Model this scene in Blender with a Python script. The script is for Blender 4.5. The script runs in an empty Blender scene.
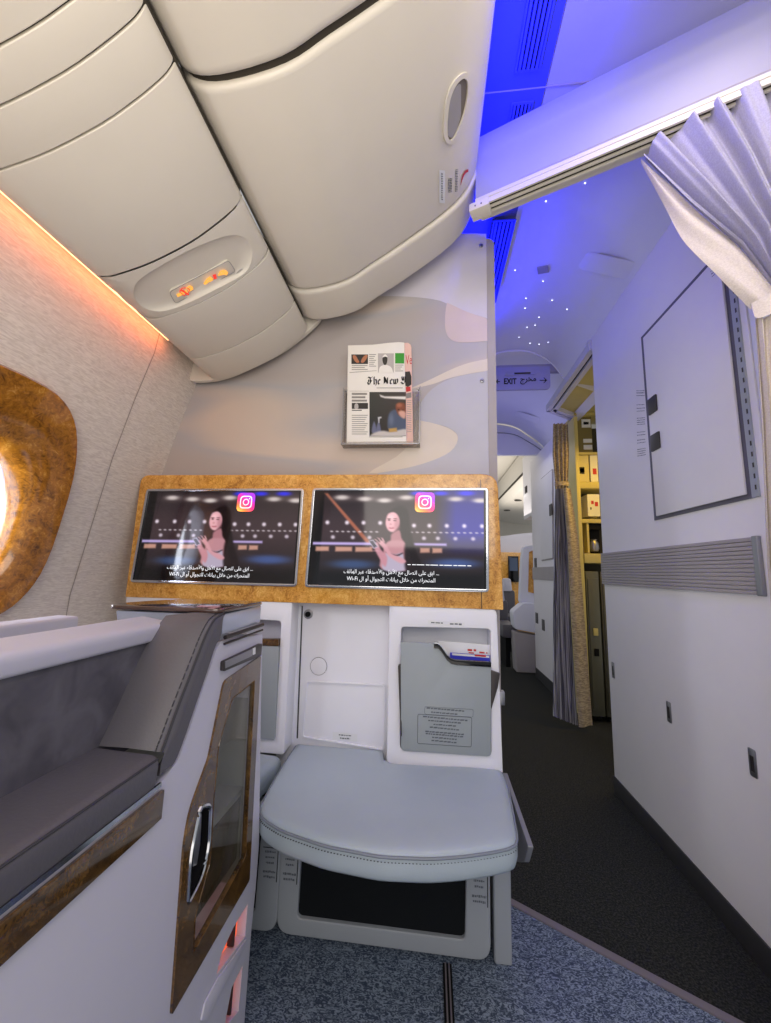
import bpy, bmesh, math, random
random.seed(7)
SC = bpy.context.scene
COL = SC.collection
# ------------------------------------------------------------------ camera geometry
FPX, CX, CY, CAMH = 397.0, 385.5, 511.5, 1.0
def _n(v):
    l = math.sqrt(sum(c*c for c in v)); return tuple(c/l for c in v)
def _dot(a, b): return sum(x*y for x, y in zip(a, b))
def _cr(a, b): return (a[1]*b[2]-a[2]*b[1], a[2]*b[0]-a[0]*b[2], a[0]*b[1]-a[1]*b[0])
def _cd(x, y): return ((x-CX)/FPX, -(y-CY)/FPX, -1.0)
_F = _n(_cd(430., 572.))
_L = _cd(-3100., 475.); _k = _dot(_L, _F); _L = _n(tuple(a-_k*b for a, b in zip(_L, _F)))
_X = tuple(-a for a in _L); _Z = _cr(_X, _F)
def ray(x, y):
    d = _cd(x, y); return (_dot(_X, d), _dot(_F, d), _dot(_Z, d))
def _at(d, t): return (d[0]*t, d[1]*t, CAMH+d[2]*t)
def aY(x, y, v): d = ray(x, y); return _at(d, v/d[1])
def aX(x, y, v): d = ray(x, y); return _at(d, v/d[0])
def aZ(x, y, v): d = ray(x, y); return _at(d, (v-CAMH)/d[2])
def xz(pts, Y): return [(p[0], p[2]) for p in (aY(x, y, Y) for x, y in pts)]
def yz(pts, X): return [(p[1], p[2]) for p in (aX(x, y, X) for x, y in pts)]
def xy(pts, Z): return [(p[0], p[1]) for p in (aZ(x, y, Z) for x, y in pts)]
def hit_prof(x, y, prof):
    """where the view ray meets a surface that runs along Y with cross-section prof [(X,Z)...]"""
    d = ray(x, y); best = None
    for (x0, z0), (x1, z1) in zip(prof, prof[1:]):
        ex, ez = x1-x0, z1-z0
        den = d[0]*ez - d[2]*ex
        if abs(den) < 1e-9: continue
        t = (x0*ez - (z0-CAMH)*ex)/den
        hx, hz = d[0]*t, CAMH+d[2]*t
        s = ((hx-x0)*ex+(hz-z0)*ez)/(ex*ex+ez*ez)
        if t > 0 and -0.02 <= s <= 1.02 and (best is None or t < best[0]):
            best = (t, s, (x0, z0, x1, z1))
    if best is None: raise ValueError((x, y))
    t, s, sg = best
    return _at(d, t)
# ------------------------------------------------------------------ materials
def lin(c):
    c = c/255.0
    return c/12.92 if c <= 0.04045 else ((c+0.055)/1.055)**2.4
def L3(rgb): return (lin(rgb[0]), lin(rgb[1]), lin(rgb[2]), 1.0)
def mat(name, rgb, rough=0.5, metal=0.0, var=0.04, scale=8.0, bump=0.0, bscale=60.0, coat=0.0, spec=0.5, emit=None, es=1.0, alpha=1.0):
    m = bpy.data.materials.new(name); m.use_nodes = True
    nt = m.node_tree; b = nt.nodes['Principled BSDF']
    b.inputs['Roughness'].default_value = rough; b.inputs['Metallic'].default_value = metal
    b.inputs['Specular IOR Level'].default_value = spec; b.inputs['Coat Weight'].default_value = coat
    b.inputs['Coat Roughness'].default_value = 0.08
    tc = nt.nodes.new('ShaderNodeTexCoord')
    n = nt.nodes.new('ShaderNodeTexNoise'); n.inputs['Scale'].default_value = scale; n.inputs['Detail'].default_value = 4
    nt.links.new(tc.outputs['Object'], n.inputs['Vector'])
    r = nt.nodes.new('ShaderNodeValToRGB')
    c = L3(rgb)
    r.color_ramp.elements[0].position = 0.3; r.color_ramp.elements[1].position = 0.7
    r.color_ramp.elements[0].color = tuple(v*(1-var) for v in c[:3])+(1,)
    r.color_ramp.elements[1].color = tuple(min(1, v*(1+var)) for v in c[:3])+(1,)
    nt.links.new(n.outputs['Fac'], r.inputs['Fac']); nt.links.new(r.outputs['Color'], b.inputs['Base Color'])
    if bump:
        n2 = nt.nodes.new('ShaderNodeTexNoise'); n2.inputs['Scale'].default_value = bscale; n2.inputs['Detail'].default_value = 3
        nt.links.new(tc.outputs['Object'], n2.inputs['Vector'])
        bp = nt.nodes.new('ShaderNodeBump'); bp.inputs['Strength'].default_value = bump; bp.inputs['Distance'].default_value = 0.002
        nt.links.new(n2.outputs['Fac'], bp.inputs['Height']); nt.links.new(bp.outputs['Normal'], b.inputs['Normal'])
    if emit is not None:
        b.inputs['Emission Color'].default_value = L3(emit); b.inputs['Emission Strength'].default_value = es
    if alpha < 1: b.inputs['Alpha'].default_value = alpha
    return m
def burl(name, stops, scale=14.0, rough=0.18, dist=2.2):
    m = bpy.data.materials.new(name); m.use_nodes = True
    nt = m.node_tree; b = nt.nodes['Principled BSDF']; lk = nt.links.new
    tc = nt.nodes.new('ShaderNodeTexCoord')
    n0 = nt.nodes.new('ShaderNodeTexNoise'); n0.inputs['Scale'].default_value = scale; n0.inputs['Detail'].default_value = 8
    n0.inputs['Roughness'].default_value = 0.68; n0.inputs['Distortion'].default_value = dist
    lk(tc.outputs['Object'], n0.inputs['Vector'])
    n1 = nt.nodes.new('ShaderNodeTexNoise'); n1.inputs['Scale'].default_value = scale*5; n1.inputs['Detail'].default_value = 4; n1.inputs['Distortion'].default_value = 3
    lk(tc.outputs['Object'], n1.inputs['Vector'])
    mx = nt.nodes.new('ShaderNodeMix'); mx.inputs[0].default_value = 0.4
    lk(n0.outputs['Fac'], mx.inputs[2]); lk(n1.outputs['Fac'], mx.inputs[3])
    r = nt.nodes.new('ShaderNodeValToRGB'); e = r.color_ramp.elements
    e[0].position, e[1].position = 0.36, 0.66
    e[0].color, e[1].color = L3(stops[0]), L3(stops[-1])
    for i, s in enumerate(stops[1:-1]):
        q = e.new(0.36+0.30*(i+1)/(len(stops)-1)); q.color = L3(s)
    lk(mx.outputs[0], r.inputs['Fac']); lk(r.outputs['Color'], b.inputs['Base Color'])
    b.inputs['Roughness'].default_value = rough; b.inputs['Coat Weight'].default_value = 0.6; b.inputs['Coat Roughness'].default_value = 0.05
    return m
def fabric(name, a, bcol, sx, sy, sz, rough=0.85, lo=0.42, hi=0.6, bump=0.25, dist=0.5):
    """woven or pile cloth: two tones mixed by a stretched noise"""
    m = bpy.data.materials.new(name); m.use_nodes = True
    nt = m.node_tree; b = nt.nodes['Principled BSDF']; lk = nt.links.new
    tc = nt.nodes.new('ShaderNodeTexCoord'); mp = nt.nodes.new('ShaderNodeMapping'); mp.inputs['Scale'].default_value = (sx, sy, sz)
    lk(tc.outputs['Object'], mp.inputs['Vector'])
    n = nt.nodes.new('ShaderNodeTexNoise'); n.inputs['Scale'].default_value = 1.0; n.inputs['Detail'].default_value = 3; n.inputs['Distortion'].default_value = dist
    lk(mp.outputs['Vector'], n.inputs['Vector'])
    r = nt.nodes.new('ShaderNodeValToRGB'); r.color_ramp.elements[0].position = lo; r.color_ramp.elements[1].position = hi
    r.color_ramp.elements[0].color, r.color_ramp.elements[1].color = L3(a), L3(bcol)
    lk(n.outputs['Fac'], r.inputs['Fac']); lk(r.outputs['Color'], b.inputs['Base Color'])
    bp = nt.nodes.new('ShaderNodeBump'); bp.inputs['Strength'].default_value = bump; bp.inputs['Distance'].default_value = 0.002
    lk(n.outputs['Fac'], bp.inputs['Height']); lk(bp.outputs['Normal'], b.inputs['Normal'])
    b.inputs['Roughness'].default_value = rough; b.inputs['Specular IOR Level'].default_value = 0.25
    return m
def emis(name, rgb, s=1.0, rough=0.1):
    return mat(name, (8, 8, 10), rough=rough, emit=rgb, es=s, var=0.0)
M = {}
M['bin'] = mat('bin_plastic', (214, 208, 196), 0.42, var=0.015)
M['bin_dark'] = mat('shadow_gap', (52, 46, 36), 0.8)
M['bin_grey'] = mat('latch_grey', (150, 147, 143), 0.35)
M['white'] = mat('shell_white', (226, 227, 236), 0.38, var=0.012)
M['white2'] = mat('monument_white', (228, 225, 228), 0.4, var=0.012)
M['lav'] = mat('shell_lavender', (196, 195, 208), 0.4, var=0.012)
M['ceil_near'] = mat('ceiling_panel', (178, 176, 192), 0.5, var=0.01)
M['beam'] = mat('beam_white', (156, 155, 174), 0.5, var=0.01)
M['ceil_blue_lit'] = mat('ceiling_blue_light_tint', (72, 80, 140), 0.5, var=0.01)  # blue LED wash partly put into the base colour of strip and vents
M['ceil'] = mat('ceiling_white', (214, 214, 226), 0.5, var=0.01)
M['grey'] = mat('pocket_grey', (152, 160, 165), 0.42, var=0.015)
M['lgrey'] = mat('footrest_grey', (156, 162, 170), 0.5, var=0.02)
M['leather'] = mat('light_leather', (162, 175, 186), 0.42, var=0.03, bump=0.12, bscale=240)
M['dleather'] = mat('dark_leather', (88, 86, 92), 0.48, var=0.05, scale=5, bump=0.15, bscale=200)
M['suede'] = fabric('dark_suede', (78, 76, 84), (100, 98, 106), 18, 18, 18, lo=0.35, hi=0.65, bump=0.05)
M['stitch'] = mat('stitching', (52, 52, 58), 0.7)
M['piping'] = mat('seam_grey', (120, 128, 140), 0.5)
M['chrome'] = mat('chrome', (200, 202, 208), 0.14, 1.0, var=0.0)
M['steel'] = mat('satin_metal', (150, 150, 155), 0.35, 0.9, var=0.02)
M['darkmetal'] = mat('dark_metal', (70, 66, 66), 0.4, 0.7)
M['black'] = mat('black_gloss', (8, 8, 10), 0.12)
M['mblack'] = mat('black_matt', (14, 14, 16), 0.8, spec=0.2)
M['mesh'] = mat('speaker_mesh', (16, 20, 24), 0.75, bump=0.6, bscale=500, spec=0.2)
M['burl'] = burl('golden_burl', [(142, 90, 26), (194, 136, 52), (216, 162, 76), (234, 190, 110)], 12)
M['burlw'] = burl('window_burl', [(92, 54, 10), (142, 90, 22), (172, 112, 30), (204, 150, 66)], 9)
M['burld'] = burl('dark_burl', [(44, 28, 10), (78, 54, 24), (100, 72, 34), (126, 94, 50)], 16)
M['paper'] = mat('newsprint', (232, 228, 220), 0.8)
M['paper_pink'] = mat('pink_newsprint', (228, 190, 176), 0.8)
M['ink'] = mat('ink', (28, 26, 24), 0.7)
M['ink_grey'] = mat('ink_grey', (140, 136, 130), 0.8)
M['placard'] = mat('placard', (222, 224, 228), 0.5)
M['text_grey'] = mat('text_grey', (92, 98, 106), 0.6)
M['acrylic'] = mat('smoked_acrylic', (168, 160, 152), 0.12, alpha=0.30)
M['wallpaper'] = fabric('wallpaper', (206, 197, 188), (228, 221, 212), 40, 34, 230, rough=0.55, lo=0.36, hi=0.64, bump=0.08, dist=1.2)
M['groove'] = mat('panel_seam', (160, 150, 142), 0.8)
M['curtain'] = fabric('curtain_blue_grey', (158, 156, 174), (170, 168, 186), 300, 300, 300, bump=0.1)
M['lining'] = fabric('curtain_lining', (206, 196, 182), (222, 213, 200), 260, 260, 400, lo=0.35, hi=0.65, bump=0.15)
M['curtain_far'] = fabric('curtain_taupe', (142, 128, 104), (184, 168, 138), 40, 40, 160, bump=0.4)
M['curtain_str'] = fabric('curtain_stripes', (92, 92, 104), (190, 190, 200), 90, 90, 2, bump=0.3)
M['carpet'] = fabric('blue_carpet', (58, 70, 90), (134, 148, 166), 75, 130, 60, rough=0.95, lo=0.44, hi=0.60, bump=0.8, dist=2.2)
M['aisle'] = fabric('dark_carpet', (18, 20, 20), (56, 58, 52), 190, 190, 60, rough=0.95, lo=0.40, hi=0.72, bump=0.6)
M['border'] = mat('border_strip', (112, 106, 112), 0.8)
M['kick'] = mat('kick_plate', (44, 44, 46), 0.5)
M['railgrey'] = mat('rail_grey', (122, 124, 132), 0.45)
M['strip'] = mat('bump_strip_grey', (160, 154, 154), 0.55)
M['blueled'] = emis('blue_led', (20, 40, 255), 5.0)
M['cove'] = emis('peach_led', (255, 170, 110), 4.0)
M['star'] = emis('star_light', (230, 235, 255), 5.0)
M['orange'] = emis('orange_icon', (255, 176, 80), 1.0)
M['redicon'] = emis('red_icon', (240, 60, 50), 0.9)
M['salmon'] = emis('footwell_glow', (230, 92, 60), 1.0)
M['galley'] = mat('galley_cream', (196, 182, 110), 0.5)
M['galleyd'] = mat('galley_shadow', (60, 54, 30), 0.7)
M['trolley'] = mat('trolley_grey', (98, 98, 82), 0.4, 0.3)
M['red'] = mat('red_print', (190, 40, 40), 0.6)
M['bluecard'] = mat('blue_card', (52, 58, 190), 0.35)
M['green'] = mat('green_print', (60, 150, 50), 0.7)
M['vinyl'] = mat('signblue', (150, 150, 205), 0.5)
def glass(name, tint, rough=0.03, alpha=0.35):
    m = bpy.data.materials.new(name); m.use_nodes = True
    nt = m.node_tree; b = nt.nodes['Principled BSDF']
    tc = nt.nodes.new('ShaderNodeTexCoord'); n = nt.nodes.new('ShaderNodeTexNoise'); n.inputs['Scale'].default_value = 3
    r = nt.nodes.new('ShaderNodeMapRange'); r.inputs[3].default_value = rough; r.inputs[4].default_value = rough+0.02
    nt.links.new(tc.outputs['Object'], n.inputs['Vector']); nt.links.new(n.outputs['Fac'], r.inputs[0]); nt.links.new(r.outputs[0], b.inputs['Roughness'])
    b.inputs['Base Color'].default_value = L3(tint); b.inputs['Alpha'].default_value = alpha
    b.inputs['Coat Weight'].default_value = 1.0; b.inputs['Coat Roughness'].default_value = 0.02
    return m
M['dglass'] = glass('dark_glass', (74, 70, 56), alpha=0.30)
M['pane'] = glass('window_pane', (240, 245, 255), alpha=0.12)
# bulkhead laminate: soft wave bands
def laminate():
    m = bpy.data.materials.new('bulkhead_laminate'); m.use_nodes = True
    nt = m.node_tree; b = nt.nodes['Principled BSDF']; lk = nt.links.new
    tc = nt.nodes.new('ShaderNodeTexCoord'); mp = nt.nodes.new('ShaderNodeMapping')
    mp.inputs['Rotation'].default_value = (0, math.radians(12), 0); mp.inputs['Scale'].default_value = (0.9, 1, 5.0)
    lk(tc.outputs['Object'], mp.inputs['Vector'])
    n = nt.nodes.new('ShaderNodeTexNoise'); n.inputs['Scale'].default_value = 1.0; n.inputs['Detail'].default_value = 1.0; n.inputs['Distortion'].default_value = 0.4
    lk(mp.outputs['Vector'], n.inputs['Vector'])
    r = nt.nodes.new('ShaderNodeValToRGB'); e = r.color_ramp.elements
    e[0].position = 0.32; e[0].color = L3((170, 160, 155)); e[1].position = 0.68; e[1].color = L3((194, 180, 168))
    q = e.new(0.47); q.color = L3((172, 165, 162)); q = e.new(0.56); q.color = L3((168, 165, 167))
    lk(n.outputs['Fac'], r.inputs['Fac']); lk(r.outputs['Color'], b.inputs['Base Color']); b.inputs['Roughness'].default_value = 0.4
    return m
M['lam'] = laminate()
M['lam_white'] = mat('laminate_white', (198, 194, 202), 0.4)
M['lam_pink'] = mat('laminate_pink', (200, 184, 176), 0.4)
M['lam_cream'] = mat('laminate_cream', (208, 198, 184), 0.4)
M['lam_blue'] = mat('laminate_blue_grey', (178, 178, 186), 0.4)
# ------------------------------------------------------------------ mesh helpers
class MB:
    def __init__(s): s.v = []; s.f = []; s.m = []; s.mi = 0
    def add(s, vs, fs, mi=None):
        o = len(s.v); s.v += [tuple(p) for p in vs]
        for f in fs: s.f.append([o+i for i in f]); s.m.append(s.mi if mi is None else mi)
        return s
    def box(s, x0, x1, y0, y1, z0, z1, mi=None):
        vs = [(x, y, z) for x in (x0, x1) for y in (y0, y1) for z in (z0, z1)]
        return s.add(vs, [(0, 1, 3, 2), (4, 6, 7, 5), (0, 4, 5, 1), (2, 3, 7, 6), (0, 2, 6, 4), (1, 5, 7, 3)], mi)
    def prism(s, poly, axis, a0, a1, mi=None):
        n = len(poly)
        def P(p, a): return {'x': (a, p[0], p[1]), 'y': (p[0], a, p[1]), 'z': (p[0], p[1], a)}[axis]
        vs = [P(p, a0) for p in poly]+[P(p, a1) for p in poly]
        fs = [list(range(n)), list(range(2*n-1, n-1, -1))]+[[i, i+n, (i+1) % n+n, (i+1) % n] for i in range(n)]
        return s.add(vs, fs, mi)
    def frame(s, outer, inner, axis, a0, a1, mi=None):
        n = len(outer)
        def P(p, a): return {'x': (a, p[0], p[1]), 'y': (p[0], a, p[1]), 'z': (p[0], p[1], a)}[axis]
        vs = [P(p, a0) for p in outer]+[P(p, a0) for p in inner]+[P(p, a1) for p in outer]+[P(p, a1) for p in inner]
        fs = []
        for i in range(n):
            j = (i+1) % n
            fs += [[i, j, n+j, n+i], [2*n+i, 3*n+i, 3*n+j, 2*n+j], [i, 2*n+i, 2*n+j, j], [n+i, n+j, 3*n+j, 3*n+i]]
        return s.add(vs, fs, mi)
    def poly(s, pts, mi=None): return s.add(pts, [list(range(len(pts)))], mi)
    def loft(s, rings, cap=True, closed=True, mi=None):
        n = len(rings[0]); vs = [p for r in rings for p in r]; fs = []
        for k in range(len(rings)-1):
            for i in range(n if closed else n-1):
                j = (i+1) % n
                fs.append([k*n+i, k*n+j, (k+1)*n+j, (k+1)*n+i])
        if cap: fs += [list(range(n))[::-1], [(len(rings)-1)*n+i for i in range(n)]]
        return s.add(vs, fs, mi)
    def tube(s, path, r, n=8, closed=False, mi=None):
        rings = []; L = len(path)
        for i, p in enumerate(path):
            a = path[(i-1) % L] if (closed or i > 0) else p; b = path[(i+1) % L] if (closed or i < L-1) else p
            t = _n(tuple(y-x for x, y in zip(a, b)))
            up = (0, 0, 1) if abs(t[2]) < 0.9 else (1, 0, 0)
            u = _n(_cr(t, up)); w = _cr(u, t)
            rings.append([tuple(p[k]+r*(math.cos(q)*u[k]+math.sin(q)*w[k]) for k in range(3)) for q in (2*math.pi*j/n for j in range(n))])
        if closed: rings.append(rings[0]); return s.loft(rings, cap=False, mi=mi)
        return s.loft(rings, mi=mi)
    def lathe(s, prof, c, axis='z', n=20, mi=None):
        rings = []
        for r, h in prof:
            ring = []
            for j in range(n):
                q = 2*math.pi*j/n; a, b = r*math.cos(q), r*math.sin(q)
                ring.append({'z': (c[0]+a, c[1]+b, c[2]+h), 'y': (c[0]+a, c[1]+h, c[2]+b), 'x': (c[0]+h, c[1]+a, c[2]+b)}[axis])
            rings.append(ring)
        return s.loft(rings, mi=mi)
def obj(name, mb, mats, parent=None, bevel=0.0, seg=2, ang=35, smooth=True, fix=True):
    me = bpy.data.meshes.new(name); me.from_pydata(mb.v, [], mb.f)
    if not isinstance(mats, (list, tuple)): mats = [mats]
    for m in mats: me.materials.append(m)
    me.polygons.foreach_set('material_index', mb.m)
    bm = bmesh.new(); bm.from_mesh(me)
    if fix:
        bmesh.ops.remove_doubles(bm, verts=bm.verts, dist=1e-6)
        bmesh.ops.recalc_face_normals(bm, faces=bm.faces)
    if bevel:
        ed = [e for e in bm.edges if len(e.link_faces) == 2 and e.calc_face_angle(0) > math.radians(30)]
        bmesh.ops.bevel(bm, geom=ed, offset=bevel, segments=seg, profile=0.6, affect='EDGES', clamp_overlap=True)
    bm.to_mesh(me); bm.free()
    if smooth:
        me.polygons.foreach_set('use_smooth', [True]*len(me.polygons)); me.set_sharp_from_angle(angle=math.radians(ang))
    o = bpy.data.objects.new(name, me); COL.objects.link(o)
    if parent is not None:
        o.parent = parent; l = parent.location
        if parent.type == 'EMPTY': me.transform(__import__('mathutils').Matrix.Translation((-l[0], -l[1], -l[2])))
        else:
            e = parent.parent
            if e is not None and e.type == 'EMPTY': l = e.location; me.transform(__import__('mathutils').Matrix.Translation((-l[0], -l[1], -l[2])))
    return o
def thing(name, label, cat, loc=(0, 0, 0), group=None):
    o = bpy.data.objects.new(name, None); COL.objects.link(o); o.location = loc; o.empty_display_size = 0.05
    return tag(o, label, cat, group)
def tag(o, label, cat, group=None, kind=None):
    o['label'] = label; o['category'] = cat
    if group: o['group'] = group
    if kind: o['kind'] = kind
    return o
def struct(name, mb, mats, label=None, **k):
    o = obj(name, mb, mats, **k); o['kind'] = 'structure'
    if label: o['label'] = label; o['category'] = name.split('_')[0]
    return o
def rpoly(pts, r, n=5):
    """polygon with rounded corners"""
    out = []; L = len(pts); rr = r if isinstance(r, (list, tuple)) else [r]*L
    for i in range(L):
        p = pts[i]; a = pts[i-1]; b = pts[(i+1) % L]
        da = (a[0]-p[0], a[1]-p[1]); db = (b[0]-p[0], b[1]-p[1])
        la = math.hypot(*da); lb = math.hypot(*db); q = min(rr[i], la*0.48, lb*0.48)
        p0 = (p[0]+da[0]/la*q, p[1]+da[1]/la*q); p1 = (p[0]+db[0]/lb*q, p[1]+db[1]/lb*q)
        for k in range(n+1):
            t = k/n; out.append(((1-t)**2*p0[0]+2*t*(1-t)*p[0]+t*t*p1[0], (1-t)**2*p0[1]+2*t*(1-t)*p[1]+t*t*p1[1]))
    return out
def spline(pts, n=6, closed=False):
    out = []; L = len(pts)
    rng = range(L) if closed else range(L-1)
    for i in rng:
        p1, p2 = pts[i], pts[(i+1) % L]
        p0 = pts[i-1] if (closed or i > 0) else p1; p3 = pts[(i+2) % L] if (closed or i < L-2) else p2
        for k in range(n):
            t = k/n
            out.append(tuple(0.5*(2*b+(c-a)*t+(2*a-5*b+4*c-d)*t*t+(3*b-a-3*c+d)*t**3) for a, b, c, d in zip(p0, p1, p2, p3)))
    if not closed: out.append(tuple(pts[-1]))
    return out
def inset(poly, d):
    """offset a closed 2-D outline inwards by d"""
    A = sum(poly[i-1][0]*poly[i][1]-poly[i][0]*poly[i-1][1] for i in range(len(poly))); sg = 1 if A > 0 else -1
    out = []; L = len(poly)
    for i in range(L):
        a, p, b = poly[i-1], poly[i], poly[(i+1) % L]
        t = _n((b[0]-a[0]+1e-9, b[1]-a[1], 0))
        out.append((p[0]-sg*t[1]*d, p[1]+sg*t[0]*d))
    return out
def resample(poly, n):
    """n points evenly along a closed outline, starting at its first point"""
    L = len(poly); ds = [0]
    for i in range(L): ds.append(ds[-1]+math.dist(poly[i], poly[(i+1) % L]))
    out = []; k = 0
    for j in range(n):
        t = ds[-1]*j/n
        while ds[k+1] < t: k += 1
        f = (t-ds[k])/max(1e-9, ds[k+1]-ds[k]); a, b = poly[k], poly[(k+1) % L]
        out.append(tuple(x+(y-x)*f for x, y in zip(a, b)))
    return out
# text: font outlines turned into flat faces
_tc = {}
def text_shape(s, bold=0.0):
    if s in _tc: return _tc[s]
    c = bpy.data.curves.new('lettering', 'FONT'); c.body = s; c.resolution_u = 2; c.offset = bold
    o = bpy.data.objects.new('lettering', c); COL.objects.link(o)
    dg = bpy.context.evaluated_depsgraph_get(); ev = o.evaluated_get(dg); me = ev.to_mesh()
    vs = [(v.co.x, v.co.y) for v in me.vertices]; fs = [list(p.vertices) for p in me.polygons]
    ev.to_mesh_clear(); bpy.data.objects.remove(o); bpy.data.curves.remove(c)
    x0 = min(v[0] for v in vs); x1 = max(v[0] for v in vs)
    _tc[s] = ([((v[0]-x0)/(x1-x0), v[1]) for v in vs], fs, x1-x0)
    return _tc[s]
def put_text(mb, s, org, u, v, mi=None, bold=0.0):
    """org = left end of the baseline, u = vector over the full width, v = vector of one em height"""
    vs, fs, w = text_shape(s, bold)
    mb.add([tuple(org[k]+p[0]*u[k]+p[1]*v[k] for k in range(3)) for p in vs], fs, mi)
def quad_map(q):
    """q: four 3-D corners (top-left, top-right, bottom-right, bottom-left) -> f(u,v), v downwards"""
    def f(u, v):
        return tuple((1-v)*((1-u)*q[0][k]+u*q[1][k])+v*((1-u)*q[3][k]+u*q[2][k]) for k in range(3))
    return f
def micro(mb, f, rows, mi=None, h=0.35, seed=1):
    """lines of print too small to read: rows of short uneven dashes between v0 and v1"""
    rd = random.Random(seed)
    for (u0, u1, v0, v1) in rows:
        u = u0
        while u < u1-0.01:
            w = min(u1-u, rd.uniform(0.05, 0.13)); a = v0+(v1-v0)*rd.uniform(0, 0.25); b = v1-(v1-v0)*rd.uniform(0, 0.25)
            mb.poly([f(u, a), f(u+w, a), f(u+w, b), f(u, b)], mi); u += w+0.025
def add_screw(parent, p, axis='y', s=-1, r=0.008):
    mb = MB(); mb.lathe([(r, 0), (r, s*0.002), (r*0.7, s*0.0035)], p, axis, 14); mb.lathe([(r*0.35, s*0.0036), (r*0.34, s*0.0040)], p, axis, 6, 1)
    return obj('screw', mb, [M['steel'], M['darkmetal']], parent)
# ================================================================== SETTING
SIDE = [(-1.08, -0.05), (-1.12, 0.3), (-1.14, 0.6), (-1.125, 0.9), (-1.042, 1.34), (-0.990, 1.54), (-0.938, 1.71), (-0.925, 1.80), (-0.92, 1.95), (-0.90, 2.2)]
def side_x(z):
    for (x0, z0), (x1, z1) in zip(SIDE, SIDE[1:]):
        if z0 <= z <= z1: return x0+(x1-x0)*(z-z0)/(z1-z0)
    return SIDE[-1][0]
YB = 1.40     # face of the bulkhead
YC = 1.30     # face of the screen console
# --- floor: seating carpet / aisle carpet split along the diagonal border
bd = xy([(512, 906), (716, 1017)], 0.0)
(bx0, by0), (bx1, by1) = bd
dx, dy = bx1-bx0, by1-by0; dl = math.hypot(dx, dy); dx /= dl; dy /= dl
def bline(t, o): return (bx0+dx*t-dy*o, by0+dy*t+dx*o)
mb = MB()
A, B = bline(-0.02, 0), bline(1.2, 0)
mb.poly([(-1.4, -1.2, 0), (B[0], -1.2, 0), (B[0], B[1], 0), (A[0], A[1], 0), (A[0], 1.62, 0), (-1.4, 1.62, 0)], 0)
mb.poly([(B[0], -1.2, 0), (2.2, -1.2, 0), (2.2, 9.5, 0), (-1.4, 9.5, 0), (-1.4, 1.62, 0), (A[0], 1.62, 0), (A[0], A[1], 0), (B[0], B[1], 0)], 1)
struct('floor', mb, [M['carpet'], M['aisle']], smooth=False)
mb = MB(); c = [bline(-0.02, -0.001), bline(1.15, -0.001), bline(1.15, 0.022), bline(-0.02, 0.022)]
mb.prism(c, 'z', 0, 0.004); struct('trim_1', mb, M['border'])
mb = MB(); t0 = aZ(443, 975, 0); t1 = aZ(452, 975, 0)
mb.box(t0[0], t1[0], -0.6, 1.195, 0, 0.006, 0)
for f in (0.22, 0.62): mb.box(t0[0]+(t1[0]-t0[0])*f, t0[0]+(t1[0]-t0[0])*(f+0.16), -0.6, 1.195, 0.006, 0.008, 1)
struct('trim_2', mb, [M['mblack'], M['border']])
# --- left side wall with a window opening, in (Y, z)
seam = [hit_prof(x, y, SIDE) for x, y in [(155, 350), (128, 425), (95, 515), (62, 612)]]
YS = sum(p[1] for p in seam)/4
wo = [hit_prof(x, y, SIDE) for x, y in [(75, 425), (70, 405), (40, 380), (0, 362), (60, 510), (35, 585), (0, 617)]]
wi = [hit_prof(x, y, SIDE) for x, y in [(0, 452), (18, 498), (0, 585)]]
WYR = max(p[1] for p in wo); WZ1 = max(p[2] for p in wo)-0.010; WZ0 = min(p[2] for p in wo)-0.012
WIY = max(p[1] for p in wi); WIZ1 = wi[0][2]+0.02; WIZ0 = wi[2][2]-0.02
WYC = WIY-0.125; WZC = (WIZ0+WIZ1)/2; WHW = WYR-WYC
NW = 48
def superell(cy, cz, a, b0, b1, e=2.6):
    out = []
    for i in range(NW):
        q = 2*math.pi*i/NW; c_, s_ = math.cos(q), math.sin(q)
        out.append((cy+a*abs(c_)**(2/e)*(1 if c_ > 0 else -1), cz+(b1 if s_ > 0 else b0)*abs(s_)**(2/e)*(1 if s_ > 0 else -1)))
    return out
W_OUT = superell(WYC, WZC, WHW, WZC-WZ0, WZ1-WZC, 3.0)
W_IN = superell(WYC, WZC, WIY-WYC, WZC-WIZ0, WIZ1-WZC, 2.4)
def wall_pt(y, z, off=0.0): return (side_x(z)+off, y, z)
Y0W, Y1W = -1.2, 1.425
mb = MB()
zs = [p[1] for p in SIDE]
ya, yb = WYC-WHW-0.08, WYR+0.06
def wstrip(y0, y1):
    rows = [[wall_pt(y, z) for z in zs] for y in (y0, y1)]; mb.loft(rows, cap=False, closed=False)
wstrip(Y0W, ya); wstrip(yb, Y1W)
box_ = []
for i in range(NW):
    q = 2*math.pi*i/NW; c_, s_ = math.cos(q), math.sin(q); k = max(abs(c_), abs(s_)); c_, s_ = c_/k, s_/k
    box_.append((WYC+(yb-WYC if c_ > 0 else WYC-ya)*c_, WZC+((WZ1+0.06-WZC) if s_ > 0 else (WZC-WZ0+0.06))*s_))
hole = superell(WYC, WZC, WHW-0.02, WZC-WZ0-0.02, WZ1-WZC-0.02, 3.0)
rings = []
for t in (0, .5, 1): rings.append([wall_pt(a[0]+(b[0]-a[0])*t, a[1]+(b[1]-a[1])*t) for a, b in zip(box_, hole)])
mb.loft(rings, cap=False)
for z0, z1 in ((zs[0], WZC-(WZC-WZ0+0.06)), (WZ1+0.06, zs[-1])):
    zz = [z0]+[z for z in zs if z0 < z < z1]+[z1]
    mb.loft([[wall_pt(y, z) for z in zz] for y in (ya, yb)], cap=False, closed=False)
for y in (YS, YS-1.05):       # stitched panel seam
    mb.loft([[wall_pt(y+d, z, 0.0015) for z in zs[1:]] for d in (-0.0015, 0.0015)], cap=False, closed=False, mi=1)
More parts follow.
